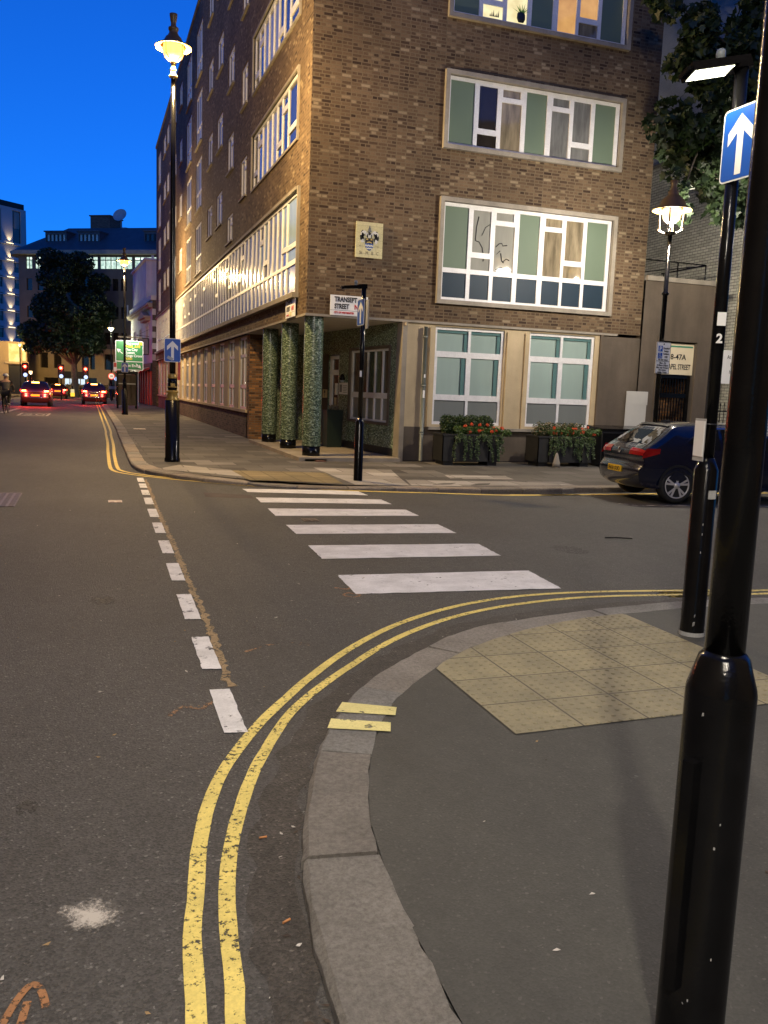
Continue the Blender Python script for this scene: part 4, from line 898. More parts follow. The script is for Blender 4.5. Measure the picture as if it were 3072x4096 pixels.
cradle_lamp('slim street lamp with framed round lantern beside the parked blue car', (11.56,15.6,0.01), P_RIGHT, -0.02)
# unseen lamps added to light the street: behind the camera, and off right
heritage_lamp('unseen plain black street lamp placed in the roadway to light the near corner', (-2.55,-5.4,0.0), 8.6, P_BACK, W_WARM, e_warm, gold=False)

cradle_lamp('unseen slim framed street lamp added off right to brighten the pale wall', (15.2,13.9,-0.12), 600)  # lamp added out of view to brighten the pale brick wall
# ---------------------------------------------------------------- sign posts with sign lights
def sign_post(label, loc, bt, zs, top, head_dir, lit, tilt=0.10, roll=0.0, group='black sign posts with lights'):
    t = thing('sign_post', label, 'sign post', loc, 0, group)
    g = MB(); g.lathe([(0.088,-0.06),(0.088,0.0),(0.084,0.02),(0.084,bt),(0.075,bt+0.02),(0.050,bt+0.085)], 24); b = g.build('base', m_black, t)
    g = MB(); g.lathe([(0.045,bt+0.07),(0.043,top)], 16); g.build('shaft', m_black, t)
    a = head_dir; dx, dy = math.cos(a), math.sin(a); hd = MB()
    A = Vector((dx,dy,-tilt)).normalized(); S = Vector((-dy,dx,0)); U = A.cross(S); U = U if U.z > 0 else -U; Q_ = Matrix.Rotation(roll, 3, A); S = Q_ @ S; U = Q_ @ U
    c0 = Vector((0,0,top)); hd.obox(c0 + A*0.03 + U*0.005, A*0.08, S*0.042, U*0.040); hd.obox(c0 + A*0.245, A*0.17, S*0.080, U*0.026); hd.obox(c0 + A*0.425, A*0.02, S*0.055, U*0.012)
    h = hd.build('lamp_head', m_black, t)
    g = MB(); c = c0 + A*0.25 - U*0.0275; g.obox(c, A*0.145, S*0.06, U*0.001); g.build('diffuser', emat('led_panel_%d' % lit, (1.0,0.97,0.70), 9.0) if lit else mat('unlit_diffuser', (0.35,0.33,0.28), 0.3), h)
    g = MB(); cc = c0 + A*0.16 + U*0.03; g.lathe([(0.03,0.0),(0.026,0.03),(0.031,0.035),(0.031,0.07),(0.024,0.085),(0.0,0.087)], 14, tuple(cc), caps=False); g.build('light_sensor', glassmat('sensor_cap', (0.16,0.18,0.19), rough=0.1, spec=1.0), h)
    if lit:
        q = c0 + A*0.25 - U*0.06
        l = bpy.data.lights.new('lamp_light', 'AREA'); l.energy = lit; l.color = W_LED; l.shape = 'RECTANGLE'; l.size = 0.30; l.size_y = 0.10
        o = bpy.data.objects.new('lamp_light', l); COL.objects.link(o); o.parent = t; o.location = q; o.rotation_euler = (-U).to_track_quat('-Z','Y').to_euler()
    return t
sp = sign_post('black sign post with lit lamp head behind the tactile paving', (4.13,4.95,ZN), 1.20, 3.45, 3.90, R(174), 6, 0.24, R(13))
g = MB(); g.box(-0.03,-0.088,1.0,0.03,-0.08,1.06); g.build('chip', m_chip, sp)
for (z, s) in ((0.10,0.02),(0.16,0.012),(0.62,0.008),(0.75,0.008),(0.82,0.008)): g = MB(); g.obox((-0.045,-0.072,z),(s,0.01,0.004),(0,0.003,0),(0,0,s*0.6)); g.build('chip', m_chip, sp)
g = MB(); g.lathe([(0.0895,-0.01),(0.0895,0.03)], 24, caps=False); g.build('worn_foot', m_chip, sp)
arrow_sign('one_way_sign', 'large bright blue one way sign on the lit sign post at the right edge', (4.09,4.855,3.425), R(-88), 0.33, 0.47, back=0.06)
g = MB(); g.box(-0.03,-0.003,-0.045,0.03,0.0,0.045); o = g.build('post_label', m_swhite); o.location = (4.105,4.90,2.29); o.rotation_euler = (0,0,R(-20)); tag(o, 'small white label above the painted numeral on the sign post', 'label')
n2_ = thing('post_number', 'painted white numeral 2 on the sign post', 'number', (4.10,4.902,2.13), R(-20)); text('2', 0.085, (0,-0.004,0), m_swhite, n2_, align='CENTER', bold=0.003)
nt_ = thing('paper_notice', 'blank white paper notice in plastic sleeve tied to the sign post', 'notice', (4.03,4.93,1.47), R(-100))
nt_.scale = (0.72,0.8,0.82)
g = MB(); g.box(-0.09,-0.004,-0.15,0.09,0.0,0.15); g.build('paper', m_swhite, nt_); g = MB(); g.box(-0.10,0.001,-0.19,0.10,0.004,0.17); g.build('sleeve', mat('clear_sleeve', (0.38,0.38,0.37), 0.2), nt_); g = MB(); g.lathe([(0.05,0.12),(0.05,0.13)], 12, (0.06,0.06,0)); g.build('tie', m_ink, nt_)
sp2 = sign_post('black sign post with unlit lamp head before the mosaic entrance', (4.77,15.22,0.03), 1.11, 2.9, 3.57, R(182), 0)
g = MB(); g.box(-0.043,-0.046,1.95,-0.005,-0.040,2.06); g.build('sticker', m_swhite, sp2)
arrow_sign('one_way_sign', 'blue one way sign seen edge on beneath the unlit lamp head', (4.715,15.20,3.14), R(-86), 0.34, 0.47, back=0.06)
g = MB(); g.box(-0.012,-0.10,-0.26,0.0,0.10,0.26); o = g.build('blank_sign', m_grey); o.location = (4.86,15.26,3.12); tag(o, 'plain grey back of a sign plate on the post before the entrance', 'sign')

# near post on the right
npst = thing('near_post', 'thick glossy black lamp post base closest to the camera at the right', 'post', (1.468,1.635,ZN), 0, None)
g = MB(); g.lathe([(0.092,-0.02),(0.084,0.0),(0.084,0.955),(0.082,0.97),(0.060,1.045),(0.0475,1.06)], 40); g.build('base', m_black, npst)
g = MB(); g.lathe([(0.0475,1.05),(0.046,1.6),(0.043,4.0),(0.040,6.3)], 28); g.build('shaft', m_black, npst)
g = MB(); g.obox((-0.081,-0.028,0.50),(0.005,-0.014,0),(0.028,0.008,0),(0,0,0.30)); g.build('door', m_black, npst)
g = MB(); g.obox((-0.0865,-0.0295,0.74),(0.002,-0.005,0),(0.008,0.003,0),(0,0,0.012)); g.build('door_lock', m_chip, npst)
rr = random.Random(11)
for k in range(7):
    a = R(rr.uniform(200, 290)); z = rr.uniform(0.15, 0.93); r = 0.0845; s = rr.uniform(0.0008, 0.0022)
    g = MB(); g.obox((r*math.cos(a), r*math.sin(a), z), (-math.sin(a)*s, math.cos(a)*s, rr.uniform(-1,1)*s), (math.cos(a)*0.0004, math.sin(a)*0.0004, 0), (0,0,s*rr.uniform(0.8,2.6))); g.build('chip', m_chip, npst)
a = R(285); g = MB(); g.lathe([(0.0,0.0),(0.030,0.001),(0.030,0.002)], 20, (0,0,0), M=Matrix.Translation((0.0475*math.cos(a),0.0475*math.sin(a),1.93)) @ Matrix.Rotation(a, 4, 'Z') @ Matrix.Rotation(R(90), 4, 'Y')); g.build('round_sticker', m_chip, npst)
zt = 6.3; g = MB(); g.lathe([(0.04,zt),(0.07,zt+0.02),(0.05,zt+0.06)], 16); g.build('neck', m_black, npst)
lantern_bowl(npst, zt+0.28, 0.20, e_warm, P_NEAR, W_WARM)
g = MB(); g.lathe([(0.22,zt+0.40),(0.37,zt+0.34),(0.37,zt+0.36),(0.2,zt+0.48),(0.1,zt+0.6),(0.0,zt+0.7)], 24, caps=False); g.build('hood', bpy.data.materials['lantern_hood'], npst)

# ---------------------------------------------------------------- wall signs on the corner building
def street_sign(label, loc, rz, w, h, l1, l2, code):
    t = thing('street_name_sign', label, 'sign', loc, rz)
    g = MB(); g.box(-w/2,0,-h/2,w/2,0.02,h/2); g.build('plate', m_swhite, t)
    text(l1, 0.155*h/0.46, (-w*0.39,-0.003,0.085*h/0.46), m_ink, t, sx=w*0.64/(0.098*len(l1)*h/0.46*1.0), bold=0.006)
    text(l2, 0.155*h/0.46, (-w*0.39,-0.003,-0.075*h/0.46), m_ink, t, sx=w*0.45/(0.098*len(l2)*h/0.46), bold=0.006)
    text(code, 0.155*h/0.46, (w*0.14,-0.003,-0.075*h/0.46), m_sred, t, sx=0.8, bold=0.005)
    g = MB(); g.box(-w/2,-0.002,-0.118*h/0.46,w/2,-0.0005,-0.113*h/0.46); g.build('rule', m_ink, t)
    text('CITY OF WESTMINSTER', 0.062*h/0.46, (-w*0.40,-0.003,-0.19*h/0.46), m_sred, t, sx=w*0.66/(0.043*19*h/0.46), bold=0.003)
    return t
street_sign('white TRANSEPT STREET NW1 name plate over the entrance columns', (5.715,Y0-0.06,3.66), 0, 0.90, 0.45, 'TRANSEPT', 'STREET', 'NW1')
ch = street_sign('white CHAPEL STREET NW1 name plate round the corner under the window band', (X0-0.07,20.78,3.66), R(-90), 1.0, 0.46, 'CHAPEL', 'STREET', 'NW1')
g = MB(); g.box(-0.10,-0.006,-0.20,0.16,-0.003,-0.10); g.build('sticker', mat('yellow_sticker', (0.6,0.55,0.3), 0.5), ch)
# coat of arms plaque
pq = thing('arms_plaque', 'pale stone plaque with painted coat of arms and letters St M B C', 'plaque', (6.155,Y0-0.01,5.17))
m_plq = brickmat('plaque_stone', [(0,(0.52,0.48,0.27)),(1,(0.58,0.54,0.32))], (0.36,0.33,0.20), bw=0.33, bh=0.155, mo=0.004, grime=0.12, bump=0.1, rough=0.6)
g = MB(); g.box(-0.325,-0.03,-0.395,0.325,0.0,0.395); g.build('slab', m_plq, pq)
def flat(name, polys, m, d=0.036, par=pq):
    g = MB()
    for p in polys: g.prism(p, lambda u, v, dd: (u, -dd, v), 0.0305, d)
    return g.build(name, m, par)
m_pblue = mat('arms_blue', (0.03,0.09,0.30), 0.5); m_pgrey = mat('arms_silver', (0.55,0.55,0.53), 0.5, var=0.3, vs=60); m_pred = mat('arms_red', (0.10,0.02,0.02), 0.5); m_pgold = mat('arms_gold', (0.45,0.33,0.10), 0.5)
sh = [(-0.10,0.04),(0.10,0.04),(0.10,-0.12),(0.085,-0.175),(0.045,-0.215),(0,-0.24),(-0.045,-0.215),(-0.085,-0.175),(-0.10,-0.12)]
flat('shield', [sh], m_ink, 0.034)
def wave(z, hw, th): 
    n = 10; up = [(-hw+2*hw*k/n, z+th/2+0.008*math.sin(k*1.9)) for k in range(n+1)]; dn = [(-hw+2*hw*k/n, z-th/2+0.008*math.sin(k*1.9)) for k in range(n, -1, -1)]; return up+dn
flat('shield_waves', [wave(-0.125,0.098,0.035), wave(-0.185,0.072,0.028)], m_pgrey, 0.036); flat('shield_waves', [wave(-0.092,0.098,0.028), wave(-0.158,0.090,0.028), wave(-0.213,0.040,0.022)], m_pblue, 0.0362)
flat('shield_charges', [[(0,-0.055),(-0.07,-0.075),(-0.05,-0.045),(0,-0.03)],[(0,-0.055),(0.07,-0.075),(0.05,-0.045),(0,-0.03)],[(-0.075,0.0),(-0.03,0.0),(-0.03,0.03),(-0.075,0.03)],[(0.03,0.0),(0.075,0.0),(0.075,0.03),(0.03,0.03)]], m_pgold, 0.0365)
rr = random.Random(4)
def blob(cx, cz, rx, rz_, n=11, j=0.35): return [(cx+rx*math.cos(6.2832*k/n)*(1+rr.uniform(-j,j)), cz+rz_*math.sin(6.2832*k/n)*(1+rr.uniform(-j,j))) for k in range(n)]
for s in (-1, 1):
    flat('mantling', [blob(s*0.16,0.13,0.055,0.075), blob(s*0.185,0.06,0.04,0.07), blob(s*0.15,0.01,0.035,0.05)], m_ink, 0.035)
    flat('mantling_lining', [blob(s*0.125,0.17,0.05,0.035), blob(s*0.165,-0.03,0.04,0.045), blob(s*0.20,0.13,0.015,0.04)], m_pgrey, 0.037)
flat('helmet', [blob(0,0.105,0.055,0.06,12,0.15), blob(-0.06,0.13,0.03,0.03), blob(0.06,0.13,0.03,0.03)], m_pgrey, 0.038); flat('helmet_shadow', [blob(0,0.14,0.03,0.035), blob(-0.045,0.085,0.015,0.04), blob(0.045,0.085,0.015,0.04)], m_ink, 0.0392)
flat('crest', [blob(0,0.22,0.03,0.05,9,0.4), blob(0,0.285,0.012,0.035,8,0.3), blob(-0.03,0.195,0.02,0.02), blob(0.03,0.195,0.02,0.02)], m_grey, 0.038)
m_cut = mat('cut_lettering', (0.17,0.15,0.09), 0.8)
for s_, x in (('St',-0.235),('M',-0.085),('B',0.055),('C',0.175)): text(s_, 0.105, (x,-0.032,-0.325), m_cut, pq, sx=0.85)
for s_, x in (('A',-0.225),('D',0.215)): text(s_, 0.05, (x,-0.032,-0.155), m_cut, pq, sx=0.8, align='CENTER')
flat('scroll_line', [[(-0.22,-0.135),(-0.14,-0.12),(-0.14,-0.125),(-0.22,-0.14)],[(0.14,-0.12),(0.21,-0.135),(0.21,-0.14),(0.14,-0.125)]], m_cut, 0.032)
# things at the entrance
rot_o = math.atan2(D_.y, D_.x) + math.pi   # facing out of the oblique wall
def at_wall(u, z, d=0.02): p = PO(u, z, d); return Vector(p)
nb_ = thing('notice_board', 'white printed notice board on the dark mosaic wall beside the entrance window', 'notice', at_wall(3.5,1.78,0.02), math.atan2(N_.y,N_.x)+math.pi/2)
g = MB(); g.box(-0.33,0,-0.16,0.33,0.02,0.16); g.build('board', m_swhite, nb_); g = MB(); g.box(-0.34,0.0205,-0.17,0.34,0.03,0.17); g.build('backing', m_ink, nb_)
for k in range(5): g = MB(); g.box(-0.02,-0.003,0.07-k*0.045,0.28-0.04*(k%2),-0.001,0.085-k*0.045); g.build('print_line', m_grey, nb_)
g = MB(); g.box(-0.28,-0.003,-0.10,-0.10,-0.001,0.11); g.build('print_block', m_grey, nb_)
wl = thing('wall_lamp', 'small unlit bulkhead lamp above the notice board', 'wall lamp', at_wall(3.5,2.02,0.0), math.atan2(N_.y,N_.x)+math.pi/2)
g = MB(); g.lathe([(0.03,0.16),(0.05,0.12),(0.075,0.0),(0.07,-0.01)], 14, (0,-0.06,0)); g.build('shade', m_black, wl); g = MB(); g.lathe([(0.06,-0.01),(0.055,-0.05),(0.03,-0.07),(0.0,-0.075)], 14, (0,-0.06,0), caps=False); g.build('glass', m_stick, wl)
ic = thing('intercom', 'cream door entry panel with black speaker left of the entrance door', 'intercom', at_wall(4.93,1.62,0.03), math.atan2(N_.y,N_.x)+math.pi/2)
g = MB(); g.box(-0.18,0,-0.12,0.18,0.03,0.12); g.build('panel', mat('cream_plastic', (0.62,0.56,0.33), 0.4), ic); g = MB(); g.lathe([(0.045,0.0),(0.045,0.006)], 14, M=Matrix.Translation((0,-0.001,0.055)) @ Matrix.Rotation(R(90),4,'X')); g.lathe([(0.018,0.0),(0.018,0.006)], 10, M=Matrix.Translation((0,-0.001,-0.02)) @ Matrix.Rotation(R(90),4,'X')); g.lathe([(0.018,0.0),(0.018,0.006)], 10, M=Matrix.Translation((0,-0.001,-0.07)) @ Matrix.Rotation(R(90),4,'X')); g.build('speaker', m_ink, ic)
tb = thing('planter_tub', 'tall dark green tub with dried plant beside the entrance door', 'planter', (6.36,22.85,0.17), R(5))
m_tub = mat('dark_green_plastic', (0.012,0.022,0.018), 0.35)
g = MB(); b0, b1 = 0.21, 0.235
for (z0, z1, w0, w1) in ((0.0,1.02,b0,b1),): 
    q = [(-1,-1),(1,-1),(1,1),(-1,1)]
    for k in range(4): a, b = q[k], q[(k+1)%4]; g.face([(a[0]*w0,a[1]*w0,z0),(b[0]*w0,b[1]*w0,z0),(b[0]*w1,b[1]*w1,z1),(a[0]*w1,a[1]*w1,z1)])
    g.face([(a*0.2,b*0.2,0.97) for a, b in q]); 
for k in range(4): a, b = q[k], q[(k+1)%4]; g.face([(a[0]*b1,a[1]*b1,1.02),(b[0]*b1,b[1]*b1,1.02),(b[0]*0.2,b[1]*0.2,0.97),(a[0]*0.2,a[1]*0.2,0.97)])
g.build('tub', m_tub, tb)
# parking plate on the slim lamp
pp = thing('parking_plate', 'white disabled badge holders parking plate on the slim lamp post', 'sign', (11.57,15.52,2.66), R(8))
g = MB(); g.prism(rrect(0.40,0.66,0.02), lambda u,v,d: (u,-d,v), -0.004, 0.004); g.build('plate', m_swhite, pp)
g = MB()
for (a,b,c,d) in ((-0.195,0.195,0.318,0.326),(-0.195,0.195,-0.326,-0.318),(-0.197,-0.190,-0.32,0.32),(0.190,0.197,-0.32,0.32),(-0.195,0.195,-0.075,-0.066)): g.box(a,-0.0065,c,b,-0.0045,d)
g.build('border', m_ink, pp)
g = MB(); g.box(-0.15,-0.0065,0.13,-0.03,-0.0045,0.25); g.box(-0.15,-0.0065,-0.015,-0.03,-0.0045,0.105); g.build('blue_square', m_sblue, pp)
text('P', 0.13, (-0.09,-0.0075,0.145), m_swhite, pp, align='CENTER', bold=0.002)
g = MB(); g.lathe([(0.012,0.0),(0.012,0.002)], 8, M=Matrix.Translation((-0.10,-0.0066,0.085)) @ Matrix.Rotation(R(90),4,'X')); g.tube([(-0.10,-0.0075,0.07),(-0.095,-0.0075,0.035),(-0.06,-0.0075,0.033),(-0.05,-0.0075,0.0)], 0.005, 4); g.tube([(-0.112,-0.0075,0.045),(-0.125,-0.0075,0.02),(-0.105,-0.0075,-0.005),(-0.075,-0.0075,0.005)], 0.004, 4); g.build('wheelchair_symbol', m_swhite, pp)
for k, s_ in enumerate(('Disabled','badge','holders','only')): text(s_, 0.055, (0.08,-0.0065,0.185-0.058*k), m_ink, pp, align='CENTER', sx=0.95, bold=0.001)
text('At any time', 0.058, (0,-0.0065,-0.055), m_ink, pp, align='CENTER', bold=0.001)
for k, s_ in enumerate(('Mon - Fri','8.30am-6.30pm','Max stay 4 hours','No return','within 1 hour')): text(s_, 0.052, (0,-0.0065,-0.125-0.048*k), m_ink, pp, align='CENTER', sx=0.95, bold=0.001)
g = MB(); g.lathe([(0.0,0),(0.018,0.002)], 10, M=Matrix.Translation((0.0,-0.0045,0.287)) @ Matrix.Rotation(R(90),4,'X'), caps=False); g.build('emblem', m_ink, pp)
g = MB(); g.box(-0.05,0.005,-0.2,0.05,0.04,-0.16); g.box(-0.05,0.005,0.16,0.05,0.04,0.2); g.build('bracket', m_black, pp)

# ---------------------------------------------------------------- cars
m_tyre = mat('tyre_rubber', (0.012,0.012,0.012), 0.75, var=0.2); m_rim = mat('alloy_rim', (0.62,0.60,0.58), 0.35, metal=0.25, var=0.1)
m_carglass = glassmat('car_glass', (0.010,0.012,0.014), rough=0.02, spec=0.6, wob=0.0)
m_tail = mat('tail_lens', (0.30,0.006,0.008), 0.12, var=0.2, vs=10, coat=0.5); m_plate = mat('yellow_number_plate', (0.72,0.46,0.02), 0.35, var=0.04)
e_tail = emat('lit_tail_lens', (1.0,0.02,0.012), 6.0, (0.3,0.005,0.005)); e_hot = emat('lit_tail_bulb', (1.0,0.30,0.05), 30.0); e_plate = emat('lit_number_plate', (1.0,0.50,0.02), 0.75, (0.5,0.35,0.02))
m_orange = mat('orange_lens', (0.55,0.16,0.02), 0.15, coat=0.5); m_chrome = mat('chrome', (0.75,0.75,0.76), 0.12, metal=1.0, var=0.02)
def carpaint(name, col): 
    m, n, b = _new(name); b.inputs['Base Color'].default_value = (*col, 1); b.inputs['Metallic'].default_value = 0.0; b.inputs['Roughness'].default_value = 0.25; b.inputs['Coat Weight'].default_value = 1.0; b.inputs['Coat Roughness'].default_value = 0.03
    return m
def make_car(label, loc, rz, paint, plate_txt, lit, W=0.90, H=1.0, group='cars in the street', detail=True, power=40):
    """rear bumper at x=0, nose at +x, right side is -y"""
    t = thing('car', label, 'car', loc, rz, group); L = 4.35
    prof = [(0.42,0.22),(0.16,0.24),(0.05,0.34),(0.015,0.48),(0.0,0.58),(0.05,0.66),(0.10,0.72),(0.075,0.80),(0.085,0.92),(0.16,1.00),(0.34,1.13),(0.55,1.28),(0.68,1.375),(0.80,1.43),(1.3,1.475),(1.75,1.485),(2.15,1.465),(2.5,1.38),(2.85,1.20),(3.18,1.02),(3.35,0.97),(3.8,0.88),(4.15,0.76),(4.30,0.62),(4.34,0.45),(4.30,0.30),(4.1,0.22)]
    S = smooth_poly([(x, z*H if z > 0.6 else z) for x, z in prof], 90)
    def w(x, z):
        zz = z/H if z > 0.6 else z; b = W
        if zz > 0.93: b = W - (zz-0.93)*0.46 - max(0, zz-1.36)*0.5
        if zz < 0.40: b = W - (0.40-zz)*0.25
        if x < 0.6: b -= 0.10*((0.6-x)/0.6)**2
        if x > 3.3: b -= 0.22*((x-3.3)/1.05)**2
        return b
    d = np.gradient(S, axis=0); nrm = np.stack([-d[:,1], d[:,0]], 1); nrm /= np.linalg.norm(nrm, axis=1)[:,None]
    if nrm[45][1] < 0: nrm = -nrm
    kk = 0.055
    def sh(i, v, off=0.0):
        p = S[i] + nrm[i]*(off - kk*abs(v)**5); px, pz = S[i] - nrm[i]*kk; return (p[0], v*w(px, pz), p[1])
    vs = [-1,-0.96,-0.88,-0.75,-0.55,-0.3,0,0.3,0.55,0.75,0.88,0.96,1]; g = MB()
    for i in range(len(S)-1):
        for a, b in zip(vs, vs[1:]): g.face([sh(i,a), sh(i,b), sh(i+1,b), sh(i+1,a)], smooth=True)
    for s in (-1, 1):
        rows = []
        for i in range(len(S)):
            px, pz = S[i] - nrm[i]*kk; qx = min(max(px, 0.45), 4.0); row = []
            for j in range(9):
                f = j/8; x = px + (qx-px)*f; z = pz + (0.25-pz)*f; bulge = 0.018*math.sin(math.pi*min(1, max(0, (z-0.25)/0.7))) if z < 0.95 else 0
                row.append((x, s*(w(x, z) + bulge), z))
            rows.append(row)
        for i in range(len(S)-1):
            for j in range(8): g.face([rows[i][j], rows[i+1][j], rows[i+1][j+1], rows[i][j+1]], smooth=True)
    body = g.build('body', paint, t)
    bm_ = body.data; bm_.validate()
    import bmesh as _b
    q = _b.new(); q.from_mesh(bm_); _b.ops.remove_doubles(q, verts=q.verts, dist=0.0008); _b.ops.recalc_face_normals(q, faces=q.faces); q.to_mesh(bm_); q.free()
    idx = lambda zlo, zhi, xmax=None, xmin=None: [i for i in range(len(S)) if zlo*H <= S[i][1] <= zhi*H and (xmax is None or S[i][0] < xmax) and (xmin is None or S[i][0] > xmin)]
    def shell(name, ii, v0, v1, m, off=0.006, par=t, nv=8):
        g = MB()
        for i in ii[:-1]:
            for k in range(nv):
                a, b = v0+(v1-v0)*k/nv, v0+(v1-v0)*(k+1)/nv; g.face([sh(i,a,off), sh(i,b,off), sh(i+1,b,off), sh(i+1,a,off)], smooth=True)
        return g.build(name, m, par)
    ii = idx(1.03, 1.335, 0.9); shell('rear_window', ii, -0.83, 0.83, m_carglass)
    ii = [i for i in range(len(S)) if 2.25 < S[i][0] < 3.15 and S[i][1] > 1.0*H]; shell('windscreen', ii, -0.85, 0.85, m_carglass)
    ii = idx(1.365, 1.43, 0.86); shell('spoiler', ii, -0.80, 0.80, m_blackmatt if detail else paint, 0.02)
    def side(name, poly, s, m, off=0.006, par=t):
        g = MB(); 
        # triangulated fan in strips so that it follows the side
        P = [(x, s*(w(x, z*H) + off), z*H) for x, z in poly]; g.face(P if s > 0 else P[::-1]); return g.build(name, m, par)
    for s in (-1, 1):
        side('side_window', [(0.98,1.10),(1.32,1.02),(1.62,0.985),(1.62,1.36),(1.42,1.36),(1.20,1.28)], s, m_carglass); side('side_window', [(1.68,0.98),(2.95,0.965),(2.62,1.22),(2.35,1.34),(2.05,1.375),(1.68,1.365)], s, m_carglass)
        if detail: side('window_trim', [(0.95,1.115),(1.20,1.295),(1.42,1.378),(2.05,1.392),(2.36,1.356),(2.36,1.343),(2.05,1.378),(1.42,1.364),(1.21,1.284)], s, m_chrome, 0.009); side('door_seam', [(1.64,0.35),(1.655,0.35),(1.655,0.98),(1.64,0.98)], s, m_blackmatt, 0.024)
    for s in (-1, 1):
        ii = idx(0.80, 0.985, 0.3); tl = shell('tail_light', ii, s*(0.58 if lit else 0.46), s*1.0, e_tail if lit else m_tail, 0.008)
        g = MB(); P = [(0.09,0.80),(0.40,0.90),(0.42,0.985),(0.17,0.985)]; g.face([(x, s*(w(x, z*H)+0.028), z*H) for x, z in P]); g.build('side_lens', e_tail if lit else m_tail, tl)
        if lit:
            shell('bulb', idx(0.845, 0.945, 0.3), s*0.66, s*0.95, e_hot, 0.014, tl)
            point('tail_lamp_light', (-0.25, s*0.62, 0.86*H), power, (1.0,0.05,0.03), t, 0.1)
        elif detail: shell('indicator', idx(0.80, 0.855, 0.3), s*0.66, s*0.84, m_orange, 0.012, tl)
        if detail: shell('reflector', idx(0.36, 0.40, 0.3), s*0.48, s*0.80, m_tail, 0.008)
    if lit:
        shell('brake_light', idx(1.345, 1.40, 0.86), -0.32, 0.32, e_hot, 0.03)
    pn = MB(); pz = 0.56 if detail else 0.72
    pn.box(-0.018,-0.26,pz-0.056,0.006,0.26,pz+0.056); pl = pn.build('number_plate', m_plate if not lit else e_plate, t)
    if plate_txt: o = text(plate_txt, 0.105, (-0.021,0.235,pz-0.04), m_ink, pl, rz=R(-90), sx=0.9, bold=0.002)
    if detail:
        g = MB(); g.lathe([(0.0,0.012),(0.035,0.010),(0.06,0.0)], 18, M=Matrix.Translation((0.055,0,0.915*H)) @ Matrix.Rotation(R(-90),4,'Y'), caps=False); bd = g.build('badge', m_chrome, t)
        g = MB(); g.obox((0.040,0.0,0.92*H),(0.002,0,0),(0,0.022,0.012),(0,-0.008,0.016)); g.obox((0.040,-0.02,0.90*H),(0.002,0,0),(0,0.016,-0.012),(0,0.006,0.008)); g.build('emblem', m_grey, bd)
        g = MB(); g.tube([(0.30,0.0,1.13),(0.235,0.14,1.085),(0.22,0.40,1.08)], 0.012, 6); g.build('rear_wiper', m_blackmatt, t)
        g = MB(); g.obox((0.95,0,1.475*H),(0.08,0,0.004),(0,0.03,0),(0,0,0.018)); g.build('roof_aerial', m_blackmatt, t)
        shell('bumper_insert', idx(0.26, 0.335, 0.4), -0.7, 0.7, m_blackmatt, 0.004); shell('boot_seam', [i for i in range(len(S)) if abs(S[i][1]-0.70) < 0.03 and S[i][0] < 0.3][:3], -0.80, 0.80, m_blackmatt, 0.004)
        shell('boot_trim', idx(0.745, 0.775, 0.2)[:3], -0.40, 0.40, m_chrome, 0.012)
    for x in (0.79, 3.45):
        for s in (-1, 1):
            rT = 0.325; g = MB(); M_ = Matrix.Translation((x, s*(W-0.10), rT)) @ Matrix.Rotation(R(-90*s),4,'X')
            g.lathe([(0.20,-0.10),(rT-0.03,-0.105),(rT,-0.08),(rT,0.085),(rT-0.025,0.115),(0.245,0.118),(0.235,0.10)], 32, M=M_); wh = g.build('wheel', m_tyre, t)
            g = MB(); g.lathe([(0.238,0.09),(0.238,0.114),(0.222,0.116),(0.215,0.10),(0.21,0.05)], 32, M=M_, caps=False)
            for k in range(5):
                a = R(72*k+18); 
                for da in (-0.20, 0.16):
                    p0 = (0.045*math.cos(a), 0.045*math.sin(a)); p1 = (0.222*math.cos(a+da), 0.222*math.sin(a+da)); wd = 0.016; nx, ny = -(p1[1]-p0[1]), p1[0]-p0[0]; l = math.hypot(nx, ny); nx, ny = nx/l, ny/l
                    A = [(p0[0]+nx*wd*0.8,p0[1]+ny*wd*0.8,0.108),(p0[0]-nx*wd*0.8,p0[1]-ny*wd*0.8,0.108),(p1[0]-nx*wd*1.3,p1[1]-ny*wd*1.3,0.112),(p1[0]+nx*wd*1.3,p1[1]+ny*wd*1.3,0.112)]
                    B = [(a_[0],a_[1],0.085) for a_ in A]; A = [tuple(M_ @ Vector(a_)) for a_ in A]; B = [tuple(M_ @ Vector(a_)) for a_ in B]; g.face(A)
                    for k2 in range(4): g.face([A[k2],A[(k2+1)%4],B[(k2+1)%4],B[k2]])
            g.lathe([(0.06,0.10),(0.055,0.116),(0.0,0.118)], 16, M=M_, caps=False); g.build('rim', m_rim, wh)
            g = MB(); g.lathe([(0.21,0.04),(0.0,0.042)], 24, M=M_, caps=False); g.build('brake_disc', m_blackmatt, wh)
            # dark arch lip
            g = MB(); n = 18
            for k in range(n):
                a0, a1 = R(-8+196*k/n), R(-8+196*(k+1)/n); y0 = s*(W+0.012); y1 = s*(W-0.16)
                q = [(x+r_*math.cos(a), rT+r_*math.sin(a)) for a in (a0, a1) for r_ in (0.33, 0.375)]
                g.face([(q[0][0],y0+s*0.012,q[0][1]),(q[1][0],y0+s*0.012,q[1][1]),(q[3][0],y0+s*0.012,q[3][1]),(q[2][0],y0+s*0.012,q[2][1])])
            g.build('wheel_arch', m_blackmatt, t)
    return t
make_car('dark blue hatchback parked at the far kerb with yellow rear plate', (9.33,13.68,-0.075), R(-8.0), carpaint('navy_paint', (0.003,0.006,0.022)), 'FN18 OUO', False, W=0.875, H=0.985)
make_car('dark car braking in the road with bright red lights beside the cyclist', (-3.2,59.4,0.0), R(90), carpaint('black_paint', (0.012,0.010,0.012)), '', True, W=0.90, H=1.10, detail=False, power=170, group='cars braking at the lights')
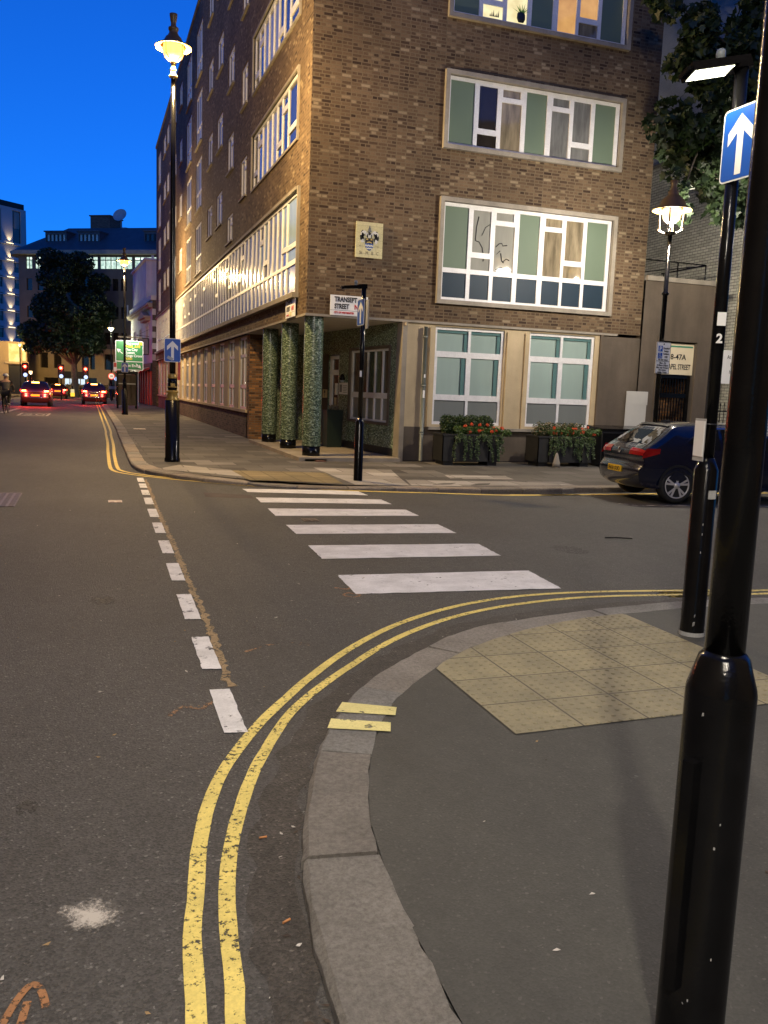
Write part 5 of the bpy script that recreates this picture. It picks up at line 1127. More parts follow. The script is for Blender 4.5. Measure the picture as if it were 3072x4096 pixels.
make_car('black car braking close to the right kerb at the red lights', (0.44,67.6,0.0), R(90), carpaint('deep_black_paint', (0.008,0.008,0.010)), '', True, W=0.88, H=1.10, detail=False, power=130, group='cars braking at the lights')
make_car('farthest car braking at the red lights between the two others', (-2.72,87.0,0.0), R(90), carpaint('maroon_black_paint', (0.015,0.008,0.010)), '', True, W=0.85, H=0.95, detail=False, power=130, group='cars braking at the lights')

# ---------------------------------------------------------------- cyclist
def skin(name, verts, edges, radii, m, parent, root=0, sub=2):
    me = bpy.data.meshes.new(name); me.from_pydata(verts, edges, []); o = bpy.data.objects.new(name, me); COL.objects.link(o)
    md = o.modifiers.new('skin', 'SKIN'); sv = me.skin_vertices[0].data
    for k, r in enumerate(radii): sv[k].radius = (r if isinstance(r, tuple) else (r, r)); sv[k].use_root = (k == root)
    s2 = o.modifiers.new('sub', 'SUBSURF'); s2.levels = sub; s2.render_levels = sub
    dg = bpy.context.evaluated_depsgraph_get(); ev = o.evaluated_get(dg); m2 = bpy.data.meshes.new_from_object(ev); bpy.data.objects.remove(o)
    o = bpy.data.objects.new(name, m2); COL.objects.link(o); m2.materials.clear(); m2.materials.append(m); o.parent = parent
    for p in m2.polygons: p.use_smooth = True
    return o
m_skin = mat('skin', (0.36,0.21,0.14), 0.55, var=0.1); m_jacket = mat('grey_jacket', (0.055,0.05,0.048), 0.8, var=0.2, vs=10); m_trou = mat('dark_trousers', (0.014,0.013,0.014), 0.8, var=0.2); m_shoe = mat('pale_shoe', (0.42,0.38,0.34), 0.6)
bike = thing('bicycle', 'dark bicycle under the cyclist at the left edge', 'bicycle', (-3.86,46.6,0.0), R(86)); bike.scale = (1.08,1.08,1.08)
for x in (-0.50, 0.52):
    g = MB(); M_ = Matrix.Translation((x,0,0.34)) @ Matrix.Rotation(R(90),4,'X'); n = 28
    g.tube([tuple(M_ @ Vector((0.325*math.cos(6.2832*k/n),0.325*math.sin(6.2832*k/n),0))) for k in range(n+1)], 0.018, 6, caps=False); wh = g.build('wheel', m_tyre, bike)
    g = MB()
    for k in range(12): a = 6.2832*k/12; g.tube([tuple(M_ @ Vector((0.02*math.cos(a+1),0.02*math.sin(a+1),0))), tuple(M_ @ Vector((0.315*math.cos(a),0.315*math.sin(a),0)))], 0.0018, 3)
    g.build('spokes', m_grey, wh)
g = MB()
for a, b in (((-0.5,0,0.34),(-0.03,0,0.30)),((-0.03,0,0.30),(-0.16,0,0.82)),((-0.5,0,0.34),(-0.15,0,0.78)),((-0.15,0,0.80),(0.36,0,0.84)),((-0.03,0,0.30),(0.37,0,0.78)),((0.35,0,0.90),(0.40,0,0.68)),((0.40,0,0.68),(0.52,0,0.34))): g.tube([a,b], 0.016, 8)
g.build('frame', m_black, bike)
g = MB(); g.tube([(0.36,-0.28,1.0),(0.40,-0.12,1.0),(0.34,0,0.98),(0.40,0.12,1.0),(0.36,0.28,1.0)], 0.014, 6); g.build('handlebar', m_black, bike)
g = MB(); g.lathe([(0.0,0.0),(0.08,0.01),(0.09,0.03),(0.06,0.05),(0,0.055)], 12, (-0.19,0,0.86), sx=1.5, sy=0.9); g.build('saddle', m_blackmatt, bike)
g = MB(); g.box(-0.13,-0.10,0.28,0.07,0.10,0.30); g.lathe([(0.09,-0.01),(0.09,0.01)], 16, M=Matrix.Translation((-0.03,-0.06,0.30)) @ Matrix.Rotation(R(90),4,'X')); g.build('crankset', m_grey, bike)
per = thing('person', 'cyclist in helmet, grey jacket and dark trousers riding away at the left edge', 'person', (-3.86,46.6,0.0), R(86)); per.scale = (1.08,1.2,1.08)
V = [(-0.17,0,0.98),(-0.13,0,1.12),(-0.05,0,1.28),(0.02,0,1.44),(0.045,0,1.52),(0.07,0,1.62),(0.085,0,1.70),
     (-0.15,0.10,0.95),(0.13,0.12,0.66),(0.02,0.11,0.26),(-0.15,-0.10,0.95),(0.20,-0.12,0.80),(0.02,-0.11,0.47),
     (0.02,0.17,1.42),(0.10,0.27,1.20),(0.30,0.25,1.05),(0.02,-0.17,1.42),(0.10,-0.27,1.20),(0.30,-0.25,1.05),(0.35,0.25,1.02),(0.35,-0.25,1.02)]
E_ = [(0,1),(1,2),(2,3),(3,4),(4,5),(5,6),(0,7),(7,8),(8,9),(0,10),(10,11),(11,12),(3,13),(13,14),(14,15),(3,16),(16,17),(17,18),(15,19),(18,20)]
Rd = [(0.15,0.13),(0.145,0.12),(0.165,0.125),(0.15,0.11),0.06,0.085,0.08,0.095,0.062,0.042,0.095,0.062,0.042,0.075,0.052,0.036,0.075,0.052,0.036,0.026,0.026]
skin('body', V, E_, Rd, m_skin, per)
jv = [0,1,2,3,13,14,15,16,17,18]; mp_ = {k: i for i, k in enumerate(jv)}
skin('jacket', [V[k] for k in jv], [(mp_[a], mp_[b]) for a, b in E_ if a in mp_ and b in mp_], [tuple(x*1.13 for x in (Rd[k] if isinstance(Rd[k], tuple) else (Rd[k],)*2)) for k in jv], m_jacket, per)
jv = [0,7,8,9,10,11,12]; mp_ = {k: i for i, k in enumerate(jv)}
skin('trousers', [V[k] for k in jv], [(mp_[a], mp_[b]) for a, b in E_ if a in mp_ and b in mp_], [tuple(x*1.18 for x in (Rd[k] if isinstance(Rd[k], tuple) else (Rd[k],)*2)) for k in jv], m_trou, per)
g = MB(); g.lathe([(0.118,0.0),(0.122,0.03),(0.11,0.08),(0.07,0.12),(0.0,0.135)], 18, (0.08,0,1.685), sx=1.15); g.build('helmet', mat('pale_helmet', (0.45,0.46,0.47), 0.35, var=0.35, vs=16), per)
for s, z in ((1, 0.24), (-1, 0.44)):
    skin('shoe', [(-0.05,s*0.11,z-0.0),(0.04,s*0.11,z-0.035),(0.15,s*0.11,z-0.045)], [(0,1),(1,2)], [0.042,0.042,0.03], m_shoe if s < 0 else m_trou, per, sub=1)
    h = MB()
    pv = [(0.345,s*0.25,1.02),(0.385,s*0.25,1.015)]
    hv = [(0.33,s*0.25,1.03),(0.37,s*0.25,1.03)]; he = [(0,1)]; hr = [0.026,0.030]
    for f in range(4): b = len(hv); y = s*(0.225+0.018*f); hv += [(0.395,y,1.03),(0.41,y,1.01),(0.40,y,0.985)]; he += [(1,b),(b,b+1),(b+1,b+2)]; hr += [0.009,0.009,0.008]
    b = len(hv); hv += [(0.365,s*0.215,1.005),(0.385,s*0.205,0.985)]; he += [(1,b),(b,b+1)]; hr += [0.010,0.009]
    skin('hand', hv, he, hr, m_skin, per, sub=1)

# ---------------------------------------------------------------- plants
def leafcloud(name, mats, parent, centres, n, size, shape='oval', seed=1, flat=0.5, droop=0.0):
    """many small leaf faces spread through ellipsoid clumps: centres = [(c, (rx,ry,rz), weight)]"""
    r = np.random.default_rng(seed); ws = np.array([c[2] for c in centres], float); ws /= ws.sum()
    ch = r.choice(len(centres), n, p=ws); C_ = np.array([c[0] for c in centres], float)[ch]; Rr = np.array([c[1] for c in centres], float)[ch]
    u = r.normal(size=(n,3)); u /= np.linalg.norm(u, axis=1)[:,None]; rad = (0.35+0.65*r.random(n)**0.45)[:,None]; P = C_ + u*rad*Rr
    nrm = r.normal(size=(n,3)) + u*0.7 + np.array([0,0,flat]); nrm /= np.linalg.norm(nrm, axis=1)[:,None]
    tg = np.cross(nrm, r.normal(size=(n,3))); tg /= np.linalg.norm(tg, axis=1)[:,None]
    if droop: tg = tg*(1-droop) + np.array([0,0,-droop]); tg -= nrm*np.sum(tg*nrm,1)[:,None]; tg /= np.linalg.norm(tg, axis=1)[:,None]
    bt = np.cross(nrm, tg); s = size*(0.6+0.8*r.random(n))
    if shape == 'maple': out = [(-0.5,0.0),(-0.30,0.55),(0.0,0.34),(0.30,0.62),(0.42,0.25),(1.0,0.0),(0.42,-0.25),(0.30,-0.62),(0.0,-0.34),(-0.30,-0.55)]
    else: out = [(-0.5,0),(0,0.34),(0.5,0),(0,-0.34)]
    k = len(out); V = np.zeros((n,k,3))
    for i, (a, b) in enumerate(out): V[:,i] = P + tg*(a*s)[:,None] + bt*(b*s)[:,None] - nrm*(0.12*abs(b)*s)[:,None]
    me = bpy.data.meshes.new(name); me.from_pydata(V.reshape(-1,3).tolist(), [], np.arange(n*k).reshape(n,k).tolist())
    for m in mats: me.materials.append(m)
    me.polygons.foreach_set('material_index', r.integers(0, len(mats), n).tolist()); me.update()
    o = bpy.data.objects.new(name, me); COL.objects.link(o); o.parent = parent
    return o
def leafmat(name, col, rough=0.5):
    m, n, b = _new(name); b.inputs['Base Color'].default_value = (*col, 1); b.inputs['Roughness'].default_value = rough
    tr = n.nodes.new('ShaderNodeBsdfTranslucent'); tr.inputs[0].default_value = (col[0]*1.3, col[1]*1.5, col[2]*0.8, 1); mx = n.nodes.new('ShaderNodeMixShader'); mx.inputs[0].default_value = 0.3
    n.links.new(b.outputs[0], mx.inputs[1]); n.links.new(tr.outputs[0], mx.inputs[2]); n.links.new(mx.outputs[0], n.nodes['Material Output'].inputs[0]); return m
l_hedge = [leafmat('box_leaf_a', (0.030,0.058,0.014)), leafmat('box_leaf_b', (0.045,0.08,0.018)), leafmat('box_leaf_c', (0.018,0.036,0.010))]
l_ivy = [leafmat('ivy_leaf_a', (0.10,0.15,0.065)), leafmat('ivy_leaf_b', (0.065,0.11,0.04)), leafmat('ivy_leaf_c', (0.15,0.19,0.10))]
l_geran = [leafmat('geranium_leaf', (0.05,0.10,0.025)), leafmat('geranium_leaf_pale', (0.08,0.13,0.035))]
l_red = [leafmat('red_petal', (0.62,0.06,0.025)), leafmat('orange_petal', (0.70,0.13,0.05))]
l_dry = [leafmat('dry_grass', (0.20,0.15,0.09)), leafmat('dry_grass_b', (0.28,0.23,0.16))]
leafcloud('dried_plant', l_dry, tb, [((0.03,0.0,1.08),(0.15,0.13,0.08),1)], 260, 0.05, seed=5)
def planter(label, x0, x1, y0, y1, hedge, seed, dry):
    z0, z1 = 0.16, 0.76; pb = thing('planter_box', 'black %s planter box on blocks against the rendered wall' % label, 'planter', ((x0+x1)/2,(y0+y1)/2,zpav((x0+x1)/2,y0)), 0, 'black planter boxes'); w_, d_ = (x1-x0)/2, (y1-y0)/2
    g = MB(); g.plate(lambda u,v,d: (u, -d_-d, v), -w_, w_, 0.10, 0.70, [], 0, -0.02); g.plate(lambda u,v,d: (u, d_+d, v), -w_, w_, 0.10, 0.70, [], 0, -0.02); g.plate(lambda u,v,d: (-w_-d, u, v), -d_, d_, 0.10, 0.70, [], 0, -0.02); g.plate(lambda u,v,d: (w_+d, u, v), -d_, d_, 0.10, 0.70, [], 0, -0.02)
    for (a,b,c,d) in ((-w_-0.02,w_+0.02,-d_-0.02,-d_+0.03),(-w_-0.02,w_+0.02,d_-0.03,d_+0.02),(-w_-0.02,-w_+0.03,-d_+0.03,d_-0.03),(w_-0.03,w_+0.02,-d_+0.03,d_-0.03)): g.box(a,c,0.70,b,d,0.74)
    g.build('box', m_blackmatt, pb); g = MB(); g.face([(-w_+0.03,-d_+0.03,0.70),(w_-0.03,-d_+0.03,0.70),(w_-0.03,d_-0.03,0.70),(-w_+0.03,d_-0.03,0.70)]); g.build('soil', m_gutter, pb)
    for xx in (-w_+0.18, w_-0.18): g = MB(); g.box(xx-0.12,-d_+0.05,-0.03,xx+0.12,d_-0.05,0.10); g.build('block', m_blackmatt, pb)
    g = MB(); g.box(-w_+0.28,-d_-0.012,0.11,-w_+0.31,-d_-0.002,0.70); g.build('seam', m_black, pb); g = MB(); g.box(w_-0.31,-d_-0.012,0.11,w_-0.28,-d_-0.002,0.70); g.build('seam', m_black, pb)
    zb = zpav((x0+x1)/2, y0); cx, cy = (x0+x1)/2, (y0+y1)/2
    hd = thing('box_hedge', 'clipped %s hedge growing in the %s black planter' % ('dense green box' if not dry else 'thin browning box', label), 'hedge', (cx,cy,zb+0.7), 0)
    cs = []
    r = random.Random(seed)
    for k in range(26): cs.append(((-w_+0.12+(2*w_-0.24)*((k+0.5)/26), 0.06+r.uniform(-0.05,0.05), hedge*0.55+r.uniform(-0.03,0.03)), (0.10,0.17,hedge*0.50), 1))
    leafcloud('foliage', l_hedge if not dry else l_hedge+l_dry, hd, cs, 9000 if not dry else 4200, 0.042, seed=seed)
    g = MB()
    for k in range(9): xx = -w_+0.2+(2*w_-0.4)*k/8; g.tube([(xx,0.05,-0.02),(xx+r.uniform(-.05,.05),0.05,hedge*0.7)], 0.012, 5)
    g.build('stems', m_gutter, hd)
    ge = thing('geraniums', 'red flowering geraniums with trailing ivy over the %s black planter' % label, 'flowers', (cx,cy,zb+0.7), 0)
    cs = [((-w_*0.6+1.7*w_*k/9+0.1, -d_*0.75+r.uniform(-0.04,0.04), 0.10+r.uniform(-0.02,0.08)), (0.13,0.10,0.10), 1) for k in range(10)]
    leafcloud('leaves', l_geran, ge, cs, 1500, 0.05, seed=seed+1)
    cs = []
    for k in range(15): xx = r.uniform(-w_*0.55, w_*1.08); cs.append(((xx, -d_*0.9+r.uniform(-0.08,0.06), 0.16+r.uniform(-0.08,0.12)), (0.045,0.04,0.035), r.uniform(0.4,1.3)))
    leafcloud('blossom', l_red, ge, cs, 620, 0.030, seed=seed+2)
    iv = thing('trailing_ivy', 'pale green ivy hanging down the front of the %s black planter' % label, 'ivy', (cx,cy,zb+0.7), 0); cs = []; st = MB()
    for k in range(13):
        xx = -w_*0.62 + 1.62*w_*k/12 + r.uniform(-0.05,0.05); ln = r.uniform(0.12, 0.60) if k % 3 else r.uniform(0.40, 0.62); yy = -d_-0.05; px = xx; path = [(px, yy+0.08, 0.05)]
        for q in range(7):
            f = (q+1)/7; px += r.uniform(-0.02, 0.035); path.append((px, yy-0.015*math.sin(3*f), 0.05-ln*f)); cs.append((path[-1], (0.055*(1.15-0.5*f),0.035,0.055), 1.1-0.5*f))
        st.tube(path, 0.004, 4)
    leafcloud('leaves', l_ivy, iv, cs, 1500, 0.042, seed=seed+3, droop=0.5); st.build('stems', m_gutter, iv)
planter('left', 7.82, 9.32, 18.42, 19.02, 0.46, 21, False)
planter('right', 10.30, 11.82, 18.35, 18.98, 0.34, 22, True)
bn = thing('storage_bin', 'low black lidded bin between the right planter and the parked car', 'bin', (12.75,18.65,zpav(12.75,18.4)))
g = MB(); g.box(-0.72,-0.36,0.04,0.72,0.36,0.90); g.build('body', m_blackmatt, bn)
for s in (-1, 1): g = MB(); g.prism([(-0.39,0.905),(-0.39,0.96),(0.36,1.02),(0.38,0.905)], lambda u,v,d: (d, u, v), 0.37*s-0.35, 0.37*s+0.35); g.build('lid', m_black, bn)
for s in (-1, 1): g = MB(); g.box(0.37*s-0.33,-0.37,0.15,0.37*s+0.33,-0.361,0.85); g.build('panel', m_black, bn)
# sack-shaped stone or rag leaning on the right planter
g = MB(); g.lathe([(0.11,0.0),(0.10,0.10),(0.06,0.24),(0.025,0.34),(0.0,0.36)], 10, (0,0,0), sy=0.6); o = g.build('sand_sack', m_conc); o.location = (10.75,18.22,zpav(10.7,18.2)); tag(o, 'small pointed grey sack against the foot of the right planter', 'sack')

# window-sill plants in the lit top flat
pt = thing('cactus_plant', 'spiky green plant in dark pot on the sill of the lit upper window', 'plant', (9.72,Y0-0.02,10.455)); g = MB(); g.lathe([(0.07,0.0),(0.11,0.08),(0.105,0.18),(0.08,0.22)], 14, sy=0.2); g.build('pot', m_ink, pt)
g = MB(); r_ = random.Random(3)
for k in range(14): a = r_.uniform(-1.2,1.2); L_ = r_.uniform(0.14,0.24); g.face([(-0.015+0.04*a,-0.01,0.2),(0.02+0.04*a,-0.015,0.2),(0.05*a+L_*math.sin(a),-0.02,0.2+L_*math.cos(a))])
g.build('leaves', [leafmat('spiky_leaf', (0.12,0.25,0.05))], pt)
pt = thing('window_plant', 'leafy houseplant silhouette behind the lit upper window', 'plant', (9.0,Y0-0.035,10.46)); g = MB()
for k in range(6): g.face([(-0.10+0.04*k,0,0.0),(-0.06+0.04*k,0,0.0),(-0.09+0.045*k,-0.004,0.06+0.05*(k % 3))])
g.build('leaves', m_gutter, pt); 
# plane tree reaching in from the right
l_plane = [leafmat('plane_leaf_a', (0.022,0.040,0.016)), leafmat('plane_leaf_b', (0.034,0.056,0.022)), leafmat('plane_leaf_c', (0.014,0.026,0.011))]
m_bark = mat('grey_brown_bark', (0.10,0.085,0.065), 0.9, var=0.35, vs=6, bump=0.6, bs=20)
tr = thing('plane_tree', 'broad leaved plane tree overhanging the lamp post from the right', 'tree', (18.4,16.9,0.05))
g = MB(); g.tube([(0,0,-0.1),(0.05,0.02,1.5),(0.0,0.1,3.2),(-0.15,0.1,5.2),(-0.2,0.0,7.0)], [0.30,0.24,0.21,0.19,0.15], 12); tr_limbs = []
r_ = random.Random(17); cs = []
tips = [(-6.3,-.5,9.9),(-5.9,-.3,9.3),(-5.4,-.6,9.7),(-4.9,-.4,9.0),(-4.6,-.5,9.9),(-5.5,-.2,8.8),(-4.5,-.3,8.3),(-6.6,-.5,7.9),(-6.0,-.4,7.6),(-5.4,-.4,7.7),(-5.0,-.4,7.2),(-5.9,-.4,6.9),(-5.3,-.5,6.8),(-4.9,-.4,6.6),(-6.3,-0.5,7.9),(-5.7,0.2,7.3),(-5.4,-0.9,8.6),(-4.6,-0.3,6.9),(-4.1,-0.8,6.3),(-6.0,0.0,9.0),(-5.2,-0.6,11.0),(-4.3,-0.6,10.4),(-3.2,-1.0,9.2),(-2.8,-0.4,7.2),(-3.5,-0.9,12.0),(-2.2,-1.2,11.2),(-2.0,0.2,8.2),(-1.0,-0.8,9.8),(0.8,0.3,8.6),(1.5,-1.0,10.5),(-0.5,1.0,12.0),(-4.9,0.3,12.6),(-1.6,-0.9,6.9),(-3.9,0.4,8.2),(-5.0,-0.2,9.8),(-2.9,0.2,10.3),(-5.7,-0.4,12.0),(-4.6,-0.7,9.3),(-3.6,-0.2,11.2),(-5.0,-0.5,7.9),(-4.2,0.0,13.0),(-2.4,-0.5,9.9),(-3.0,-0.9,8.1),(-1.8,-0.3,12.4),(-2.6,-1.0,13.3),(-3.4,-0.2,6.4)]
for tp in tips:
    z0 = min(7.0, max(3.6, tp[2]-2.6)); p0 = Vector((-0.15, 0.08, z0)); p1 = Vector(tp); mid = p0.lerp(p1, 0.5) + Vector((r_.uniform(-.3,.3), r_.uniform(-.3,.3), 0.5)); g.tube([p0, p0.lerp(mid,0.5)+Vector((0,0,0.1)), mid, mid.lerp(p1,0.5)+Vector((0,0,0.05)), p1], [0.075,0.06,0.045,0.03,0.012], 6)
    for k in range(7):
        q = mid.lerp(p1, r_.uniform(0.25, 1.05)) + Vector((r_.uniform(-.55,.55), r_.uniform(-.5,.5), r_.uniform(-.45,.4))); s = r_.uniform(0.22, 0.5); cs.append((tuple(q), (s,s,s*0.7), s))
for (x, y, z) in ((-6.25,-0.4,6.75),(-6.1,-0.5,6.3),(-5.9,-0.4,5.85),(-3.75,-0.5,5.4),(-3.9,-0.4,5.7),(-6.4,-0.4,7.2)): cs.append(((x,y,z),(0.25,0.2,0.28),0.16))
for tp in ((-6.1,-0.5,5.9),(-3.8,-0.5,5.4)): g.tube([(tp[0]+0.7,tp[1]+0.1,tp[2]+1.9),(tp[0]+0.3,tp[1],tp[2]+1.0),tp], [0.03,0.02,0.006], 5)
g.build('trunk', m_bark, tr); leafcloud('crown', l_plane, tr, cs, 32000, 0.132, 'maple', seed=31, droop=0.25)

# ---------------------------------------------------------------- the far end of the street
# corner pub in white stucco
pub = thing('white_pub', 'white stucco corner pub with heavy cornice beyond the long brick building', 'building', (4.66,68.2,0.0), R(3.0))
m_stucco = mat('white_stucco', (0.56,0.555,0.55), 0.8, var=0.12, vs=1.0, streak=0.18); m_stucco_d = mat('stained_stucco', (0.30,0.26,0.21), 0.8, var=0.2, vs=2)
g = MB(); g.face([(0,0,3.3),(0,16,3.3),(0,16,8.0),(0,0,8.0)]); g.face([(0,0,8.0),(0,16,8.0),(9,16,8.0),(9,0,8.0)]); g.build('wall', m_stucco, pub)
g = MB(); g.face([(0,0,0),(9,0,0),(9,0,8.0),(0,0,8.0)]); g.face([(0,16,0),(9,16,0),(9,16,8.0),(0,16,8.0)]); g.build('side_wall', m_brick_dk, pub)
for k in range(5): z = 3.5+k*0.85; g = MB(); g.box(-0.03,-0.03,z,0.42 if k % 2 else 0.25,0.0,z+0.45); g.build('quoin', m_stucco, pub)
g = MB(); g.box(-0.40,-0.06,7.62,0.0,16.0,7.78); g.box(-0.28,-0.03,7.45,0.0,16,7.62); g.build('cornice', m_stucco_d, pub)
g = MB(); g.box(-0.12,-0.05,8.0,0.3,16,8.35); g.build('parapet', m_stucco, pub)
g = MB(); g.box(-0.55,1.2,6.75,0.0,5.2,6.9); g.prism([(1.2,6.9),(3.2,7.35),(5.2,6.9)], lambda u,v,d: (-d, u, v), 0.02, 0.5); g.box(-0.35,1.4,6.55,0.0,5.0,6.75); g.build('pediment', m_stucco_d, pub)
for y in (2.2, 7.0, 11.5): g = MB(); g.plate(lambda u,v,d: (-d, u, v), y, y+1.5, 4.3, 6.3, [(y+.1,y+.72,4.4,6.2),(y+.8,y+1.4,4.4,6.2)], 0.06, 0.0); wv = g.build('window', m_stucco, pub); q = MB(); q.face([(-0.012,y+.05,4.35),(-0.012,y+1.45,4.35),(-0.012,y+1.45,6.25),(-0.012,y+.05,6.25)]); q.build('pane', g_dark, wv)
g = MB(); g.box(0.15,5.2,8.0,9.0,15.6,11.6); g.box(-0.02,5.0,11.6,9.05,15.8,11.75); g.box(0.55,5.12,8.0,0.75,5.2,12.0); g.build('upper_storey', m_stucco, pub)
g = MB(); g.box(1.6,3.6,8.0,2.4,4.4,8.75); g.build('chimney', m_brick_dk, pub)
m_awning_glow_red = mat('red_awning_brake_glow', (0.32,0.02,0.02), 0.35, var=0.1)
g = MB(); g.box(-0.12,0.0,2.7,0.0,16.0,3.3); g.build('fascia', m_blackmatt, pub)
g = MB(); g.face([(0,0,0),(0,16,0),(0,16,2.7),(0,0,2.7)]); g.build('shopfront', m_blackmatt, pub)
for k in range(9): y = 0.4+k*1.7; g = MB(); g.box(-0.10,y,0,0.0,y+0.22,2.7); g.build('brake_lit_strip', m_awning_glow_red, pub)  # red of these strips stands in for car brake light
for y in (0.8, 6.2): g = MB(); g.prism([(0.0,3.05),(-0.9,2.62),(-0.9,2.48),(0.0,2.9)], lambda u,v,d: (u, d, v), y, y+4.2); g.build('awning', m_awning_glow_red, pub)
hs_ = thing('hanging_pub_sign', 'framed pub sign hanging from a black bracket on the white pub', 'sign', (4.62,70.2,5.0)); g = MB(); g.tube([(0,0,0.38),(-1.0,0,0.42)], 0.02, 6); g.tube([(0,0,0.95),(-1.0,0,0.42)], 0.012, 6); g.build('bracket', m_black, hs_)
g = MB(); g.box(-0.92,-0.03,-1.05,-0.1,0.03,0.25); g.build('frame', m_black, hs_); g = MB(); g.box(-0.86,-0.034,-0.98,-0.16,-0.031,0.19); g.build('face', mat('faded_sign_face', (0.12,0.14,0.17), 0.5, var=0.3, vs=3), hs_)
# kiosk
kk_ = thing('phone_kiosk', 'dark glazed kiosk on the far pavement under the green sign', 'kiosk', (2.38,58.4,0.08))
g = MB(); 
for sx in (-1,1):
    for sy in (-1,1): g.box(sx*0.58-0.05,sy*0.5-0.05,0,sx*0.58+0.05,sy*0.5+0.05,2.2)
g.build('frame', m_black, kk_); g = MB(); g.box(-0.66,-0.58,2.2,0.66,0.58,2.38); g.build('roof', m_black, kk_)
m_kg = glassmat('kiosk_glass', (0.05,0.04,0.03), rough=0.08, var=0.6, vs=2)
for q_ in ((-0.53,-0.5,0.2,0.53,-0.48,2.15),(-0.58,-0.45,0.2,-0.56,0.45,2.15),(0.56,-0.45,0.2,0.58,0.45,2.15)): g = MB(); g.box(*q_); g.build('pane', m_kg, kk_)
g = MB(); g.box(-0.53,-0.512,1.55,0.53,-0.501,1.62); g.build('rail', m_grey, kk_)
# green direction sign
gs = thing('direction_sign', 'large green direction sign listing Ring road and The City above the kiosk', 'road sign', (2.80,64.0,3.66)); Pg = lambda u,v,d: (u,-d,v)
g = MB(); g.prism(rrect(1.90,2.06,0.09), Pg, -0.02, 0.0); g.build('border', m_swhite, gs)
g = MB(); g.prism(rrect(1.80,1.38,0.06), lambda u,v,d: (u,-d,v+0.29), 0.001, 0.006); g.prism(rrect(1.80,0.52,0.06), lambda u,v,d: (u,-d,v-0.72), 0.001, 0.006); g.build('green_panel', m_sgreen, gs)
for k, (s_, m_, x) in enumerate((('Ring road',m_swhite,-0.30),('A400, A10',m_syel,-0.30),('The City',m_swhite,-0.30),('Euston',m_swhite,-0.30),('Kings Cross',m_swhite,-0.30),('A501',m_syel,-0.30))): text(s_, 0.24, (x,-0.010,0.76-0.215*k), m_, gs, bold=0.006)
text('West End', 0.26, (-0.50,-0.010,-0.80), m_swhite, gs, bold=0.006)
def sarrow(cx, cz, ang, s):
    p = [(-0.05,-0.5),(0.05,-0.5),(0.05,0.1),(0.22,-0.08),(0.22,0.14),(0,0.5),(-0.22,0.14),(-0.22,-0.08),(-0.05,0.1)]; c_, s_ = math.cos(ang), math.sin(ang); P2 = [(cx+s*(a*c_-b*s_), cz+s*(a*s_+b*c_)) for a, b in p]
    g = MB()
    for q in ((0,1,2,8),(2,3,4,5),(2,5,8),(5,6,7,8)): g.face([(P2[i][0],-0.010,P2[i][1]) for i in q])
    return g
sarrow(-0.66,0.27,R(50),0.52).build('arrow', m_swhite, gs); sarrow(0.62,-0.72,R(228),0.48).build('arrow', m_swhite, gs)
g = MB(); g.box(0.62,-0.008,0.74,0.87,-0.0065,0.94); g.build('yellow_square', m_syel, gs); text('C', 0.2, (0.67,-0.012,0.76), m_ink, gs)
for x in (-0.6, 0.6): g = MB(); g.tube([(x,0.06,-3.6),(x,0.06,0.9)], 0.045, 8); g.build('post', m_grey, gs)
g = MB(); g.box(-0.8,-0.95,1.18,0.8,-0.87,1.26); g.box(-0.62,-0.9,1.2,-0.58,0.06,1.23); g.box(0.58,-0.9,1.2,0.62,0.06,1.23); g.build('added_sign_light', m_grey, gs)  # unseen lamp bar added to brighten the sign face
l = bpy.data.lights.new('sign_fill_light', 'AREA'); l.energy = 48; l.color = (1.0,0.97,0.9); l.shape = 'RECTANGLE'; l.size = 1.5; l.size_y = 0.08; o = bpy.data.objects.new('sign_fill_light', l); COL.objects.link(o); o.parent = gs; o.location = (0,-0.9,1.16); o.rotation_euler = (R(42),0,0)
rp = thing('red_white_plate', 'narrow red and white plate left of the green direction sign', 'road sign', (1.82,63.6,2.82)); g = MB(); g.box(-0.11,-0.01,-0.32,0.11,0.01,0.32); g.build('plate', m_swhite, rp); g = MB(); g.box(-0.09,-0.014,-0.02,0.09,-0.0105,0.28); g.build('red_panel', m_sred, rp); g = MB(); g.tube([(0,0.03,-2.8),(0,0.03,0.3)], 0.03, 6); g.build('post', m_grey, rp)
# 20 sign post
s20 = thing('speed_limit_sign', 'round red rimmed 20 sign on a post beyond the kiosk', 'road sign', (1.97,80.0,2.26))
e20 = emat('lit_sign_face', (1.0,0.85,0.62), 0.8, (0.6,0.55,0.5)); e20r = emat('lit_sign_rim', (1.0,0.08,0.04), 0.9, (0.4,0.02,0.02)); e_blu = emat('lit_blue_disc', (0.45,0.62,1.0), 1.5, (0.1,0.2,0.6))
def disc(name, r, y, m, par, cx=0, cz=0): g = MB(); g.lathe([(r,0.0),(r,0.01)], 24, M=Matrix.Translation((cx,y,cz)) @ Matrix.Rotation(R(90),4,'X')); return g.build(name, m, par)
disc('rim', 0.29, 0.0, e20r, s20); disc('face', 0.22, -0.012, e20, s20); text('20', 0.24, (0,-0.025,-0.085), m_ink, s20, align='CENTER', bold=0.006); g = MB(); g.tube([(0,0.05,-2.2),(0,0.05,0.3)], 0.045, 8); g.build('post', m_black, s20); g = MB(); g.box(-0.25,0.0,-1.12,0.42,0.02,-0.86); g.build('plate', m_patch, s20)
bd_ = thing('blue_disc_sign', 'small glowing blue disc sign beside the 20 sign', 'road sign', (2.36,80.3,2.05)); disc('face', 0.17, 0.0, e_blu, bd_); g = MB(); g.tube([(0,0.04,-1.95),(0,0.04,0.15)], 0.03, 6); g.build('post', m_black, bd_)
